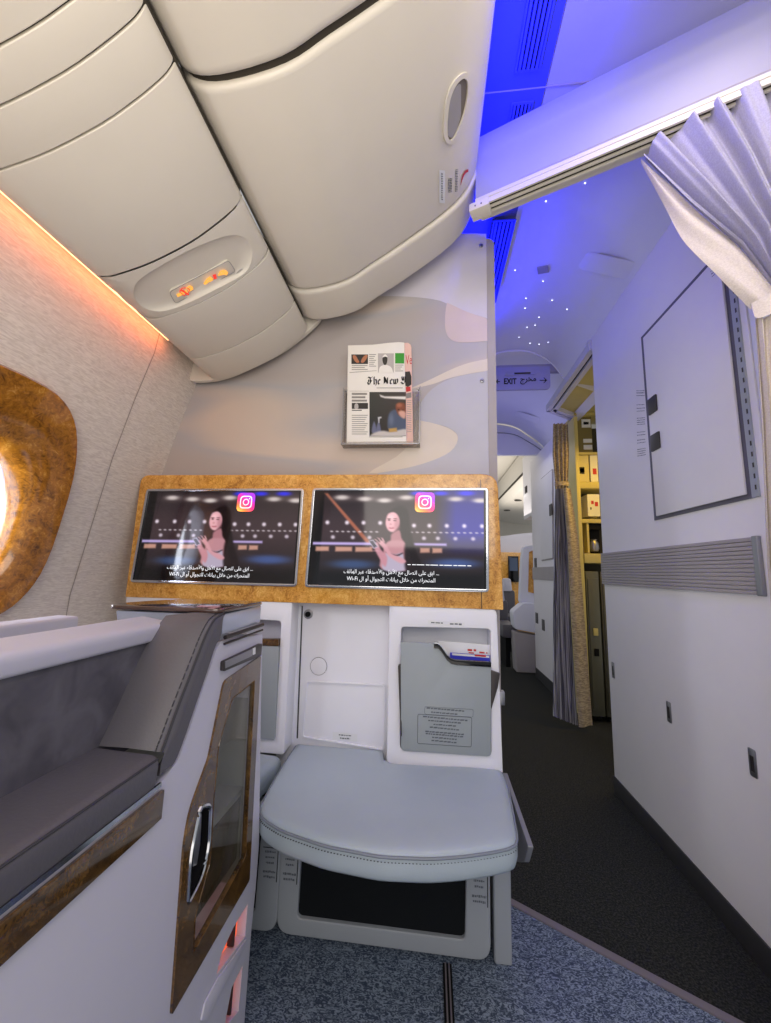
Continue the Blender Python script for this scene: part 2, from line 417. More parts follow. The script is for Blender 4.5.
struct('wall_left', mb, [M['wallpaper'], M['groove']], fix=False, ang=60)
# --- window: wood frame > inner rim, pane, blind
win = obj('window_1', MB(), M['burlw']); win['kind'] = 'structure'
bpy.data.objects.remove(win)
mb = MB(); rings = []
for t, off in ((0, -0.004), (0.0, 0.012), (0.04, 0.020), (0.5, 0.014), (0.8, -0.004), (0.93, -0.035), (1.0, -0.07)):
    rings.append([wall_pt(a[0]+(b[0]-a[0])*t, a[1]+(b[1]-a[1])*t, off) for a, b in zip(W_OUT, W_IN)])
mb.loft(rings, cap=False)
win = struct('window_1', mb, M['burlw'], fix=False, ang=60)
mb = MB(); rings = []
for sc_, off in ((1.0, -0.07), (0.96, -0.075), (0.93, -0.095), (0.90, -0.13)):
    rings.append([wall_pt(WYC+(y-WYC)*sc_, WZC+(z-WZC)*sc_, off) for y, z in W_IN])
mb.loft(rings, cap=False); obj('window_rim', mb, M['white'], win, fix=False, ang=60)
mb = MB(); ring = [wall_pt(WYC+(y-WYC)*0.91, WZC+(z-WZC)*0.91, -0.125) for y, z in W_IN]; xo = side_x(WZC)-0.125
mb.add([(xo+(p[2]-WZC)*0.19, p[1], p[2]) for p in ring]+[(xo-0.006+(p[2]-WZC)*0.19, p[1], p[2]) for p in ring],
       [list(range(NW)), list(range(2*NW-1, NW-1, -1))]+[[i, (i+1) % NW, NW+(i+1) % NW, NW+i] for i in range(NW)])
obj('window_pane', mb, M['pane'], win)
# --- bulkhead
def UV(u, v): return (160+u/2.203, 230+v/2.203)
edge = [(side_x(z)-0.01, z) for z in (0, 0.3, 0.6, 0.9, 1.34, 1.54, 1.71, 1.95)]
XR = aY(495, 300, YB)[0]; ZT = aY(494, 238, YB)[2]
outl = edge+[(-0.72, 2.16), (-0.4, ZT)]+rpoly([(XR-0.2, ZT), (XR, ZT), (XR, 0)], [0, 0.03, 0])[6:12]+[(XR, 0.0)]
mb = MB(); mb.prism(outl, 'y', YB, YB+0.035, 0)
xr_in = aY(487, 300, YB)[0]
def lamp(uv, off, mi, clip=True):
    pts = [aY(*UV(u, v), YB) for u, v in uv]
    mb.poly([(min(p[0], xr_in), YB-off, p[2]) for p in pts], mi)
lamp([(300, 110)]+spline([(430, 152), (490, 146), (560, 148), (612, 155), (640, 166), (680, 182), (726, 196)], 4)+[(726, 8), (600, 8)], 0.0006, 1)
lamp(spline([(632, 160), (628, 190), (630, 225), (645, 244), (675, 248), (728, 244)], 4)+spline([(728, 197), (680, 182), (632, 160)], 3), 0.0009, 2)
lamp(spline([(545, 352), (590, 332), (640, 308), (680, 293), (728, 283)], 4)+spline([(728, 309), (690, 315), (640, 326), (600, 340), (545, 352)], 4), 0.0006, 3)
lamp(spline([(728, 310), (690, 316), (640, 328), (600, 350), (575, 380), (560, 410), (575, 428), (620, 430), (650, 445), (656, 462), (640, 488), (600, 508), (540, 525), (480, 536)], 3)+[(480, 545), (728, 545)], 0.0006, 4)
lamp(spline([(565, 418), (610, 428), (645, 442), (656, 462), (640, 488), (600, 508), (540, 525), (460, 536), (520, 500), (550, 470), (562, 440), (565, 418)], 3), 0.0009, 3)
mb.box(xr_in, XR-0.001, YB-0.004, YB, 0.0, ZT-0.02, 5)
struct('wall_front', mb, [M['lam'], M['lam_white'], M['lam_pink'], M['lam_cream'], M['lam_blue'], M['strip']], ang=40)
bulk = bpy.data.objects['wall_front']
for p in ((481, 246), (482, 381)):
    q = aY(*p, YB); add_screw(bulk, (q[0], YB-0.001, q[2]))
# ================================================================== SCREEN CONSOLE
co = xz([(141, 475), (497.5, 474), (503.5, 610), (125, 597)], YC)
outl = rpoly(co, [0.035, 0.05, 0.004, 0.006], 7)
t = thing('screen_console', 'long golden burl wood panel on the bulkhead framing two seat-back screens', 'console', (-0.4, YB, 0.88))
mb = MB(); mb.prism(outl, 'y', YC, YB-0.001); obj('wood_surround', mb, M['burl'], t, bevel=0.006, seg=3)
mb = MB(); a, b = aY(480, 476, YC-0.002), aY(484.5, 609, YC-0.002)
mb.box(a[0], a[0]+0.003, YC-0.0015, YC, b[2], a[2]-0.012); obj('panel_joint', mb, M['burld'], t)
# the film shown on both screens, drawn as flat shapes in one display mesh
SM_WHITE = emis('film_white', (245, 245, 250), 1.0, 0.06)
def film_mat(name, gain):
    m = bpy.data.materials.new(name); m.use_nodes = True
    nt = m.node_tree; b = nt.nodes['Principled BSDF']; a = nt.nodes.new('ShaderNodeVertexColor'); a.layer_name = 'film'
    b.inputs['Base Color'].default_value = (0.003, 0.003, 0.004, 1); b.inputs['Roughness'].default_value = 0.06
    nt.links.new(a.outputs['Color'], b.inputs['Emission Color']); b.inputs['Emission Strength'].default_value = gain
    return m
ASP = 1.72
def sd_poly(px_, py_, P):
    d = 9e9; ins = False; n = len(P)
    for i in range(n):
        ax, ay = P[i-1]; bx_, by_ = P[i]; ex, ey = bx_-ax, by_-ay; wx, wy = px_-ax, py_-ay
        h = max(0.0, min(1.0, (wx*ex+wy*ey)/(ex*ex+ey*ey+1e-12))); qx, qy = wx-ex*h, wy-ey*h; d = min(d, qx*qx+qy*qy)
        if (ay > py_) != (by_ > py_) and px_ < ex*(py_-ay)/(by_-ay)+ax: ins = not ins
    d = math.sqrt(d); return -d if ins else d
class Painter:
    def __init__(s, nu, nv, asp, base): s.nu, s.nv, s.asp = nu, nv, asp; s.px = [[base(i/nu, j/nv) for i in range(nu+1)] for j in range(nv+1)]
    def _put(s, u0, u1, v0, v1, fn, col):
        for j in range(max(0, int(v0*s.nv)), min(s.nv, int(v1*s.nv)+1)+1):
            for i in range(max(0, int(u0*s.nu)), min(s.nu, int(u1*s.nu)+1)+1):
                k = fn(i/s.nu, j/s.nv)
                if k > 0:
                    c = col(i/s.nu, j/s.nv) if callable(col) else col
                    o = s.px[j][i]; s.px[j][i] = tuple(a+(b-a)*k for a, b in zip(o, c))
    def poly(s, P, col, soft=0.008, k=1.0, smooth=4):
        if smooth: P = spline(P, smooth, True)
        Q = [(u*s.asp, v) for u, v in P]
        us = [p[0] for p in P]; vs = [p[1] for p in P]
        def fn(u, v):
            d = sd_poly(u*s.asp, v, Q); t_ = max(0, min(1, 0.5-d/soft/2)); return k*t_*t_*(3-2*t_)
        s._put(min(us)-soft, max(us)+soft, min(vs)-soft, max(vs)+soft, fn, col)
    def blob(s, u, v, a, b, col, k=1.0, hard=1.5):
        def fn(x, y):
            r = ((x-u)/a)**2+((y-v)/b)**2; return k*math.exp(-r**hard)
        s._put(u-2.2*a, u+2.2*a, v-2.2*b, v+2.2*b, fn, col)
    def mesh(s, f, k):
        mb = MB(); cols = []
        for j in range(s.nv+1):
            for i in range(s.nu+1): mb.v.append(f(i/s.nu, j/s.nv, k)); cols.append(s.px[j][i])
        n = s.nu+1
        for j in range(s.nv):
            for i in range(s.nu): mb.f.append([j*n+i, j*n+i+1, (j+1)*n+i+1, (j+1)*n+i]); mb.m.append(0)
        return mb, cols
def film(plain=False):
    def base(u, v):
        g = 0.35+0.65*math.exp(-((v-0.42)/0.3)**2); c = (46*g+14, 34*g+12, 36*g+14)
        bl = 0 if plain else max(0, min(1, (u-0.72)/0.12))*max(0, min(1, (0.7-v)/0.25)); return (c[0]*(1-0.6*bl)+10*bl, c[1]*(1-0.55*bl)+14*bl, c[2]+95*bl)
    P = Painter(176, 100, ASP, base)
    P.poly([(0.0, 0.0), (0.05, 0.0), (0.05, 1.0), (0.0, 1.0)], (8, 8, 10), 0.01, 1, 0)
    if not plain: P.poly([(0.05, 0.03), (0.07, 0.03), (0.355, 0.56), (0.33, 0.57)], (196, 112, 82), 0.012, 0.75, 0)
    for i, u in enumerate((0.16, 0.30, 0.42, 0.55, 0.84, 0.98)): P.blob(u, 0.075+0.03*(i % 3)/2, 0.045, 0.026, (255, 246, 240), 0.95); P.blob(u, 0.08, 0.09, 0.05, (120, 100, 100), 0.35)
    for u in (0.08, 0.20, 0.30, 0.40, 0.60, 0.69, 0.79, 0.89, 0.99): P.blob(u, 0.345+(0.025 if u > 0.5 else 0.0), 0.013, 0.022, (236, 222, 235), 0.95)
    for u in (0.12, 0.24, 0.34, 0.66, 0.74, 0.84, 0.94): P.blob(u, 0.50, 0.013, 0.020, (214, 200, 214), 0.9)
    for i in range(27):
        u = 0.11+i*0.034
        if not 0.40 < u < 0.58: P.blob(u, 0.44, 0.010, 0.009, (220, 208, 214), 0.8)
    P.poly([(0.0, 0.555), (0.38, 0.552), (0.38, 0.578), (0.0, 0.582)], (196, 176, 235), 0.012, 0.95, 0)
    P.poly([(0.60, 0.552), (0.79, 0.552), (0.79, 0.574), (0.60, 0.574)], (196, 176, 235), 0.012, 0.95, 0)
    for a, b in ((0.02, 0.10), (0.14, 0.24), (0.26, 0.36), (0.64, 0.695), (0.71, 0.765)): P.poly([(a, 0.60), (b, 0.60), (b, 0.645), (a, 0.65)], (214, 160, 140), 0.012, 0.85, 0)
    P.blob(0.25, 0.78, 0.14, 0.05, (60, 84, 130), 0.8); P.blob(0.84, 0.75, 0.14, 0.05, (66, 90, 150), 0.85)
    P.poly([(0.05, 0.86), (1, 0.86), (1, 1), (0.05, 1)], (8, 8, 10), 0.05, 0.9, 0)
    for u in (0.62, 0.75, 0.90): P.blob(u, 0.03, 0.05, 0.025, (40, 40, 250), 0.9)
    # woman: hair, neck, shoulders, face, hands, phone
    P.poly([(0.455, 0.30), (0.465, 0.22), (0.50, 0.17), (0.54, 0.175), (0.565, 0.24), (0.575, 0.36), (0.59, 0.48), (0.61, 0.62), (0.61, 0.80), (0.55, 0.84), (0.50, 0.70), (0.48, 0.5)], (20, 13, 16), 0.02)
    P.poly([(0.47, 0.46), (0.515, 0.42), (0.53, 0.50), (0.55, 0.57), (0.50, 0.62), (0.44, 0.59), (0.465, 0.53)], (170, 116, 124), 0.014)
    P.poly([(0.44, 0.56), (0.47, 0.53), (0.53, 0.53), (0.56, 0.58), (0.585, 0.70), (0.60, 0.82), (0.42, 0.82), (0.425, 0.66)], (186, 134, 142), 0.014)
    P.poly([(0.445, 0.645), (0.47, 0.66), (0.50, 0.67), (0.535, 0.655), (0.55, 0.72), (0.56, 0.83), (0.43, 0.83)], (176, 164, 184), 0.012)
    P.poly([(0.445, 0.642), (0.50, 0.675), (0.538, 0.652), (0.538, 0.662), (0.50, 0.69), (0.445, 0.655)], (30, 20, 26), 0.008)
    P.poly([(0.555, 0.56), (0.60, 0.60), (0.64, 0.72), (0.65, 0.86), (0.57, 0.86), (0.55, 0.70)], (24, 15, 18), 0.02, 0.95)
    P.poly([(0.432, 0.33), (0.445, 0.25), (0.48, 0.225), (0.512, 0.26), (0.516, 0.34), (0.503, 0.40), (0.478, 0.44), (0.452, 0.425), (0.437, 0.385)], (226, 170, 178), 0.012)
    P.blob(0.502, 0.36, 0.020, 0.08, (170, 112, 122), 0.6); P.blob(0.462, 0.29, 0.02, 0.03, (246, 200, 204), 0.6)
    P.blob(0.452, 0.315, 0.009, 0.007, (50, 28, 32), 0.9); P.blob(0.486, 0.320, 0.009, 0.007, (50, 28, 32), 0.9)
    P.blob(0.452, 0.298, 0.012, 0.005, (70, 40, 44), 0.8); P.blob(0.488, 0.302, 0.012, 0.005, (70, 40, 44), 0.8)
    P.blob(0.462, 0.358, 0.008, 0.010, (178, 120, 128), 0.7); P.blob(0.468, 0.397, 0.016, 0.010, (150, 60, 76), 0.9); P.blob(0.467, 0.394, 0.011, 0.0045, (250, 232, 236), 0.9)
    P.poly([(0.45, 0.235), (0.485, 0.19), (0.53, 0.24), (0.545, 0.40), (0.525, 0.44), (0.517, 0.32), (0.50, 0.255), (0.475, 0.228)], (20, 13, 16), 0.012)
    P.poly([(0.56, 0.74), (0.53, 0.76), (0.46, 0.69), (0.425, 0.61), (0.40, 0.56), (0.415, 0.53), (0.44, 0.57), (0.475, 0.66), (0.53, 0.70)], (204, 150, 160), 0.012)
    P.poly([(0.44, 0.80), (0.40, 0.70), (0.375, 0.62), (0.37, 0.57), (0.39, 0.55), (0.41, 0.62), (0.45, 0.70)], (190, 134, 146), 0.012)
    for a, b in (((0.405, 0.56), (0.375, 0.515)), ((0.415, 0.545), (0.392, 0.50)), ((0.428, 0.54), (0.415, 0.50)), ((0.39, 0.60), (0.352, 0.60)), ((0.395, 0.63), (0.36, 0.635))):
        P.poly([(a[0]-0.005, a[1]), (a[0]+0.006, a[1]+0.008), (b[0]+0.005, b[1]+0.004), (b[0]-0.005, b[1])], (222, 166, 174), 0.009, 1, 0)
    P.poly([(0.335, 0.535), (0.362, 0.52), (0.395, 0.595), (0.368, 0.615)], (190, 180, 200), 0.008, 1, 0); P.poly([(0.341, 0.541), (0.360, 0.53), (0.388, 0.592), (0.370, 0.605)], (60, 56, 70), 0.006, 1, 0)
    return P
FILM, FILM2 = film(), film(True)
def add_film(name, painter, f, k, m, parent):
    mb, cols = painter.mesh(f, k); o = obj(name, mb, m, parent, fix=False, smooth=False)
    at = o.data.color_attributes.new('film', 'FLOAT_COLOR', 'POINT')
    for i, c in enumerate(cols): at.data[i].color = (lin(max(0, min(255, c[0]))), lin(max(0, min(255, c[1]))), lin(max(0, min(255, c[2]))), 1)
    return o
def insta_mat():
    m = bpy.data.materials.new('app_badge_gradient'); m.use_nodes = True
    nt = m.node_tree; b = nt.nodes['Principled BSDF']; lk = nt.links.new
    tc = nt.nodes.new('ShaderNodeTexCoord'); mp = nt.nodes.new('ShaderNodeMapping')
    gr = nt.nodes.new('ShaderNodeTexGradient'); gr.gradient_type = 'LINEAR'
    mp.inputs['Rotation'].default_value = (0, math.radians(58), 0)
    lk(tc.outputs['Generated'], mp.inputs['Vector']); lk(mp.outputs['Vector'], gr.inputs['Vector'])
    r = nt.nodes.new('ShaderNodeValToRGB'); e = r.color_ramp.elements
    e[0].position = 0.0; e[0].color = L3((255, 205, 90)); e[1].position = 1.0; e[1].color = L3((150, 50, 200))
    for p, c_ in ((0.3, (250, 120, 60)), (0.55, (230, 50, 110)), (0.8, (200, 40, 150))):
        q = e.new(p); q.color = L3(c_)
    lk(gr.outputs['Fac'], r.inputs['Fac']); lk(r.outputs['Color'], b.inputs['Base Color']); lk(r.outputs['Color'], b.inputs['Emission Color'])
    b.inputs['Emission Strength'].default_value = 0.8; b.inputs['Roughness'].default_value = 0.1
    return m
INSTA = insta_mat()
AR1 = '\ufed2\ufe97\ufe8e\ufeec\ufedf\ufe8d \ufeae\ufe92\ufecb \ufe80\ufe8e\ufed7\ufeaa\ufebb\ufef7\ufe8d\ufeed \ufede\ufeeb\ufef7\ufe8d \ufeca\ufee3 \ufedd\ufe8e\ufebc\ufe97\ufe8d \ufef0\ufee0\ufecb \ufed6\ufe91\ufe8d ...'
AR2 = 'Wi-Fi \ufedd\ufe8d \ufeed\ufe83 \ufedd\ufe8d\ufeee\ufea0\ufe98\ufedf\ufe8d \ufe95\ufe8e\ufee7\ufe8e\ufef4\ufe91 \ufedd\ufefc\ufea7 \ufee6\ufee3 \ufed9\ufeae\ufea4\ufe98\ufee4\ufedf\ufe8d'
def monitor(pxq, label, dark_side):
    q3 = [aY(x, y, YC) for x, y in pxq]           # tl, tr, br, bl
    cx = sum(p[0] for p in q3)/4
    t = thing('monitor', label, 'screen', (cx, YC, q3[2][2]), 'seat-back screens in the wood console')
    P2 = [(p[0], p[2]) for p in q3]
    outer = rpoly(P2, 0.012, 4); inn = inset(outer, 0.008)
    mb = MB(); mb.frame(outer, inn, 'y', YC-0.010, YC-0.0005); obj('bezel', mb, M['chrome'], t, bevel=0.002)
    mb = MB(); mb.prism(inset(outer, 0.007), 'y', YC-0.006, YC-0.0008); obj('glass', mb, M['black'], t)
    I = [(p[0], p[2]) for p in q3]
    cq = [I[0], I[1], I[2], I[3]]; mx = 0.024
    W = abs(cq[1][0]-cq[0][0])
    def f(u, v, k=1):
        u = 0.025+u*0.95; v = 0.025+v*0.95
        x = (1-v)*((1-u)*cq[0][0]+u*cq[1][0])+v*((1-u)*cq[3][0]+u*cq[2][0]); z = (1-v)*((1-u)*cq[0][1]+u*cq[1][1])+v*((1-u)*cq[3][1]+u*cq[2][1])
        return (x, YC-0.0062-0.00012*k, z)
    add_film('display', FILM2 if dark_side else FILM, f, 1, film_mat('film', 0.85 if dark_side else 0.95), t)
    mb = MB()
    def rc(u0, v0, u1, v1, mi, k): mb.poly([f(u0, v0, k), f(u1, v0, k), f(u1, v1, k), f(u0, v1, k)], mi)
    # caption strip
    if not dark_side:
        for i in range(14): rc(0.57+i*0.026, 0.768, 0.57+i*0.026+0.018+0.004*(i % 3), 0.776, 0, 14)
    def cap(s, u0, u1, v, h):
        o = f(u0, v, 16); e = f(u1, v, 16); up = f(u0, v-h, 16)
        put_text(mb, s, o, tuple(e[k]-o[k] for k in range(3)), tuple(up[k]-o[k] for k in range(3)), 0)
    cap(AR1, 0.20, 0.75, 0.872, 0.058); cap(AR2, 0.22, 0.73, 0.945, 0.058)
    obj('caption', mb, SM_WHITE, t, fix=False, smooth=False)
    # round-cornered camera badge
    def bx(u, v, k): return f(0.66+0.058*(u), 0.125+0.105*(v), k)
    sq = rpoly([(-1, -1), (1, -1), (1, 1), (-1, 1)], 0.5, 5)
    mb = MB(); mb.poly([bx(u, v, 18) for u, v in sq]); bad = obj('app_badge', mb, INSTA, t, fix=False, smooth=False)
    mb = MB()
    def ring(r0, r1, n=24, sqr=False):
        for i in range(n):
            def P(j, r):
                if sqr: s_ = resample(rpoly([(-1, -1), (1, -1), (1, 1), (-1, 1)], 0.55, 4), n)[j % n]; return (s_[0]*r, s_[1]*r)
                q = 2*math.pi*j/n; return (r*math.cos(q), r*math.sin(q))
            mb.poly([bx(*P(i, r0), 20), bx(*P(i+1, r0), 20), bx(*P(i+1, r1), 20), bx(*P(i, r1), 20)])
    ring(0.56, 0.68, 24, True); ring(0.25, 0.36)
    mb.poly([bx(0.37+0.07*math.cos(q), -0.37+0.07*math.sin(q), 20) for q in (2*math.pi*i/10 for i in range(10))])
    obj('badge_outline', mb, SM_WHITE, bad, fix=False, smooth=False)
    return t
monitor([(148.5, 489.5), (304.5, 489), (297.5, 586.5), (132, 582)], 'left of the two screens, washed out by window glare', True)
monitor([(313.5, 488.6), (488, 488.4), (488.5, 592), (305.5, 587)], 'right of the two screens, crisp picture of a woman with phone', False)
# ================================================================== LOWER CONSOLE under the screens
def Q1(u, v): return (250+u/5.14, 600+v/5.14)
def Q2(u, v): return (380+u/5.14, 600+v/5.14)
YM = 1.375
ZC0 = aY(400, 604, YC)[2]-0.004
t = thing('front_console', 'white moulded console under the screens, behind the grey footstool', 'console', (0, YM, 0))
mb = MB(); xl, xr = aY(295, 680, YM)[0]-0.05, aY(392, 680, YC)[0]+0.02
mb.box(xl, xr, YM, YB-0.001, 0.0, ZC0); obj('centre_panel', mb, M['white'], t)
pan = [ch for ch in t.children][0]
mb = MB(); rp = rpoly(xz([Q1(290, 413), Q1(697, 432), Q1(690, 772), Q1(268, 705)], YM), 0.01, 4)
mb.frame(rp, inset(rp, 0.005), 'y', YM-0.006, YM+0.001); obj('recess_rim', mb, M['white'], pan, bevel=0.002)
mb = MB(); c = aY(*Q1(353, 340), YM); mb.lathe([(0.0285, 0), (0.0285, -0.0015), (0.027, -0.002)], (c[0], YM, c[2]), 'y', 28)
mb2 = MB(); mb2.tube([(c[0]+0.0285*math.cos(q), YM-0.001, c[2]+0.0285*math.sin(q)) for q in (2*math.pi*i/28 for i in range(28))], 0.0011, 5, True)
obj('blanking_cap', mb, M['white'], pan); obj('cap_ring', mb2, M['steel'], pan)
mb = MB(); c = aY(*Q1(295, 72), YM); mb.lathe([(0.016, 0), (0.016, -0.004), (0.010, -0.005)], (c[0]+0.004, YM, c[2]), 'y', 20, 0); mb.lathe([(0.009, -0.004), (0.009, -0.012), (0.004, -0.012)], (c[0]+0.004, YM, c[2]), 'y', 16, 1)
obj('coat_hook', mb, [M['steel'], M['mblack']], pan)
mb = MB(); q = [aY(*Q1(u, v), YM-0.002) for u, v in ((425, 678), (552, 690), (552, 728), (425, 716))]; mb.poly(q, 0); f = quad_map([(p[0], p[1]-0.0006, p[2]) for p in q])
micro(mb, f, [(0.25, 0.75, 0.2, 0.38), (0.3, 0.7, 0.6, 0.85)], 1, seed=3); obj('placard', mb, [M['placard'], M['text_grey']], pan, fix=False, smooth=False)
p0, p1 = aY(303, 606, YM), aY(298, 738, YM)
mb = MB(); mb.prism([(p0[0]-0.004, p0[2]), (p0[0], p0[2]), (p1[0], p1[2]), (p1[0]-0.004, p1[2])], 'y', YM-0.003, YM-0.0002); obj('shadow_joint', mb, M['kick'], pan)
# right hand pocket box
fr = xz([(389.3, 603), (497, 606), (504, 772), (386.6, 769)], YC); nic = xz([(401, 627), (491, 629), (491.5, 756), (400, 750)], YC)
fr = [(fr[0][0], ZC0), (fr[1][0], ZC0), (fr[2][0], 0.33), (fr[3][0], 0.33)]
o2, i2 = rpoly(fr, [0.004, 0.02, 0.02, 0.01], 5), rpoly(nic, 0.014, 5)
mb = MB(); mb.frame(o2, i2, 'y', YC+0.004, YB-0.001); bxo = obj('pocket_box', mb, M['white'], t, bevel=0.004, seg=2)
mb = MB(); mb.prism(inset(i2, -0.002), 'y', YC+0.085, YC+0.092); obj('pocket_back', mb, M['white'], bxo)
mb = MB(); q = [aY(*Q2(u, v), YC+0.0035) for u, v in ((248, 104), (436, 116), (434, 136), (246, 124))]; mb.poly(q, 0); f = quad_map([(p[0], p[1]-0.0005, p[2]) for p in q])
micro(mb, f, [(0.08, 0.42, 0.3, 0.75), (0.6, 0.92, 0.3, 0.75)], 1, seed=5); obj('placard', mb, [M['placard'], M['text_grey']], bxo, fix=False, smooth=False)
mb = MB(); c0, c1 = aY(499.5, 693, YC), aY(506, 707, YC)
mb.box(c0[0]-0.002, c1[0], YC+0.01, YC+0.04, c1[2], c0[2]); obj('latch', mb, M['steel'], bxo, bevel=0.004)
# pocket cover: leans out towards the top
def cover(px, parent, chrome_px, mats, lean=0.035, name='pocket_cover'):
    zz = [aY(x, y, YC)[2] for x, y in px]; z0, z1 = min(zz), max(zz)
    def lp(x, y, off=0.0):
        Yv = YC
        for _ in range(4):
            p = aY(x, y, Yv); Yv = YC-0.002-lean*(p[2]-z0)/(z1-z0)+off
        p = aY(x, y, Yv); return p
    front = [lp(x, y) for x, y in px]
    mb = MB(); back = [(p[0], p[1]+0.012, p[2]) for p in front]; n = len(px)
    mb.add(front+back, [list(range(n)), list(range(2*n-1, n-1, -1))]+[[i, n+i, n+(i+1) % n, (i+1) % n] for i in range(n)])
    return obj(name, mb, mats, parent, bevel=0.002), lp
notch = [(434, 643.6), (438, 643.8), (441.5, 647.5), (447, 655.5), (451, 659), (456, 660.3), (491, 662.5)]
cpx = rpoly([(400.6, 642)]+notch+[(491, 756.8), (401.2, 750.8)], [3, 1, 1, 1, 1, 1, 1, 1, 4, 4], 3)
cov, lp = cover(cpx, t, None, M['grey'])
mb = MB(); P = [lp(x, y) for x, y in notch]; mb.loft([[(p[0], p[1]-0.003, p[2]+0.001), (p[0], p[1]+0.014, p[2]+0.001), (p[0], p[1]+0.014, p[2]-0.013), (p[0], p[1]-0.003, p[2]-0.013)] for p in P])
obj('edge_trim', mb, M['black'], cov, bevel=0.001)
mb = MB(); mb.loft([[(p[0], p[1]-0.004, p[2]+0.004), (p[0], p[1]+0.014, p[2]+0.004), (p[0], p[1]+0.014, p[2]+0.001), (p[0], p[1]-0.004, p[2]+0.001)] for p in P[:4]])
obj('trim_highlight', mb, M['chrome'], cov)
for s, pts in ((0, [(398.2, 665), (401, 664), (402, 735), (401, 735)]), (1, [(490.5, 670), (499.5, 673), (497.5, 686), (491, 708)])):
    A = [aY(x, y, YC-0.002) for x, y in pts]
    mb = MB(); mb.add([(p[0], YC-0.012, p[2]) for p in A]+[(p[0], YC+0.02, p[2]) for p in A], [(0, 1, 2, 3), (7, 6, 5, 4), (0, 4, 5, 1), (1, 5, 6, 2), (2, 6, 7, 3), (3, 7, 4, 0)])
    obj('side_hinge', mb, M['darkmetal'], cov, bevel=0.001)
mb = MB()
def cq(u, v): return tuple(lp(400+u/7.71, 690+v/7.71, -0.0006))
def line_rect(pts, r=0.0009):
    mb.tube([cq(u, v) for u, v in rpoly(pts, 14, 3)], r, 5, True, 0)
line_rect([(137, 186), (553, 212), (550, 440), (135, 412)], 0.0007); line_rect([(190, 128), (565, 150), (562, 210), (188, 186)], 0.0004)
rows = [((205, 140), (495, 165)), ((240, 172), (455, 190)), ((178, 206), (520, 238)), ((218, 236), (478, 258)), ((258, 266), (432, 280)), ((230, 288), (455, 310)), ((195, 320), (492, 345)), ((198, 337), (494, 364)), ((248, 366), (445, 384)), ((243, 390), (448, 410))]
for i, (a, b) in enumerate(rows):
    rd = random.Random(i); u = a[0]
    while u < b[0]-8:
        w = min(b[0]-u, rd.uniform(10, 32)); v = a[1]+(b[1]-a[1])*(u-a[0])/(b[0]-a[0]); h = 9
        mb.poly([cq(u, v-h*rd.uniform(.5, .8)), cq(u+w, v-h*rd.uniform(.5, .8)), cq(u+w, v+h*.45), cq(u, v+h*.45)], 0); u += w+5
obj('safety_notice', mb, M['text_grey'], cov, fix=False, smooth=False)
# literature standing in the pocket
def card(name, px, off, mats, label, cat, extra=None):
    A = [aY(x, y, YC+off) for x, y in px]
    mb = MB(); n = len(A); mb.add([(p[0], p[1], p[2]) for p in A]+[(p[0], p[1]+0.003, p[2]) for p in A], [list(range(n)), list(range(2*n-1, n-1, -1))]+[[i, n+i, n+(i+1) % n, (i+1) % n] for i in range(n)])
    if extra: extra(mb, A)
    return tag(obj(name, mb, mats, fix=False, smooth=False), label, cat)
card('leaflet', [(437, 640.5), (490, 645), (490.5, 740), (437, 736)], 0.030, [M['placard'], M['red']], 'white leaflet with red print tucked at back of the grey pocket', 'leaflet',
     lambda mb, A: micro(mb, quad_map([(p[0], p[1]-0.0005, p[2]) for p in A]), [(0.58, 0.74, 0.06, 0.085), (0.60, 0.70, 0.095, 0.11), (0.8, 0.95, 0.08, 0.1)], 1, seed=9))
card('safety_card', [(450, 652.5), (490, 655.5), (490.5, 740), (450, 737)], 0.012, [M['bluecard'], M['placard'], M['red']], 'blue safety card poking out of the grey pocket', 'card',
     lambda mb, A: [mb.poly([quad_map([(p[0], p[1]-0.0005, p[2]) for p in A])(u, v) for u, v in ((.05, 0.005), (.98, 0.005), (.98, .03), (.05, .03))], 1),
                    mb.poly([quad_map([(p[0], p[1]-0.0008, p[2]) for p in A])(u, v) for u, v in ((.62, 0.0), (.9, 0.0), (.9, .022), (.62, .022))], 2)])
# left hand pocket box (next seat)
t2 = thing('front_console', 'white moulded console with tall pocket, half behind the minibar cabinet', 'console', (-0.75, YC, 0))
fr = xz([(291.8, 603), (283.5, 753.7)], YC)
bx = [(-1.05, ZC0), (fr[0][0], ZC0), (fr[1][0], 0.42), (-1.05, 0.42)]
ni = xz([(240, 619), (280.7, 621), (274.5, 740), (232, 736)], YC)
ni[0] = (-0.70, ni[0][1]); ni[3] = (-0.70, ni[3][1])
o2, i2 = rpoly(bx, [0.004, 0.008, 0.008, 0.004], 5), rpoly(ni, 0.014, 5)
mb = MB(); mb.frame(o2, i2, 'y', YC+0.004, YB-0.001); bxo = obj('pocket_box', mb, M['white'], t2, bevel=0.004)
mb = MB(); mb.prism(inset(i2, -0.002), 'y', YC+0.075, YC+0.082); obj('pocket_back', mb, M['lav'], bxo)
p4 = xz([Q1(60, 238), Q1(150, 238), Q1(128, 718), Q1(50, 712)], YC); p4[0] = (-0.69, p4[0][1]); p4[3] = (-0.69, p4[3][1])
mb = MB(); mb.prism(rpoly(p4, 0.006, 3), 'y', YC-0.004, YC+0.02); cv = obj('pocket_cover', mb, M['grey'], t2, bevel=0.002)
p5 = xz([Q1(60, 206), Q1(150, 200), Q1(150, 236), Q1(60, 238)], YC); p5[0] = (-0.69, p5[0][1]); p5[3] = (-0.69, p5[3][1])
mb = MB(); mb.prism(p5, 'y', YC-0.006, YC+0.02); obj('cover_rim', mb, M['burld'], cv, bevel=0.003)
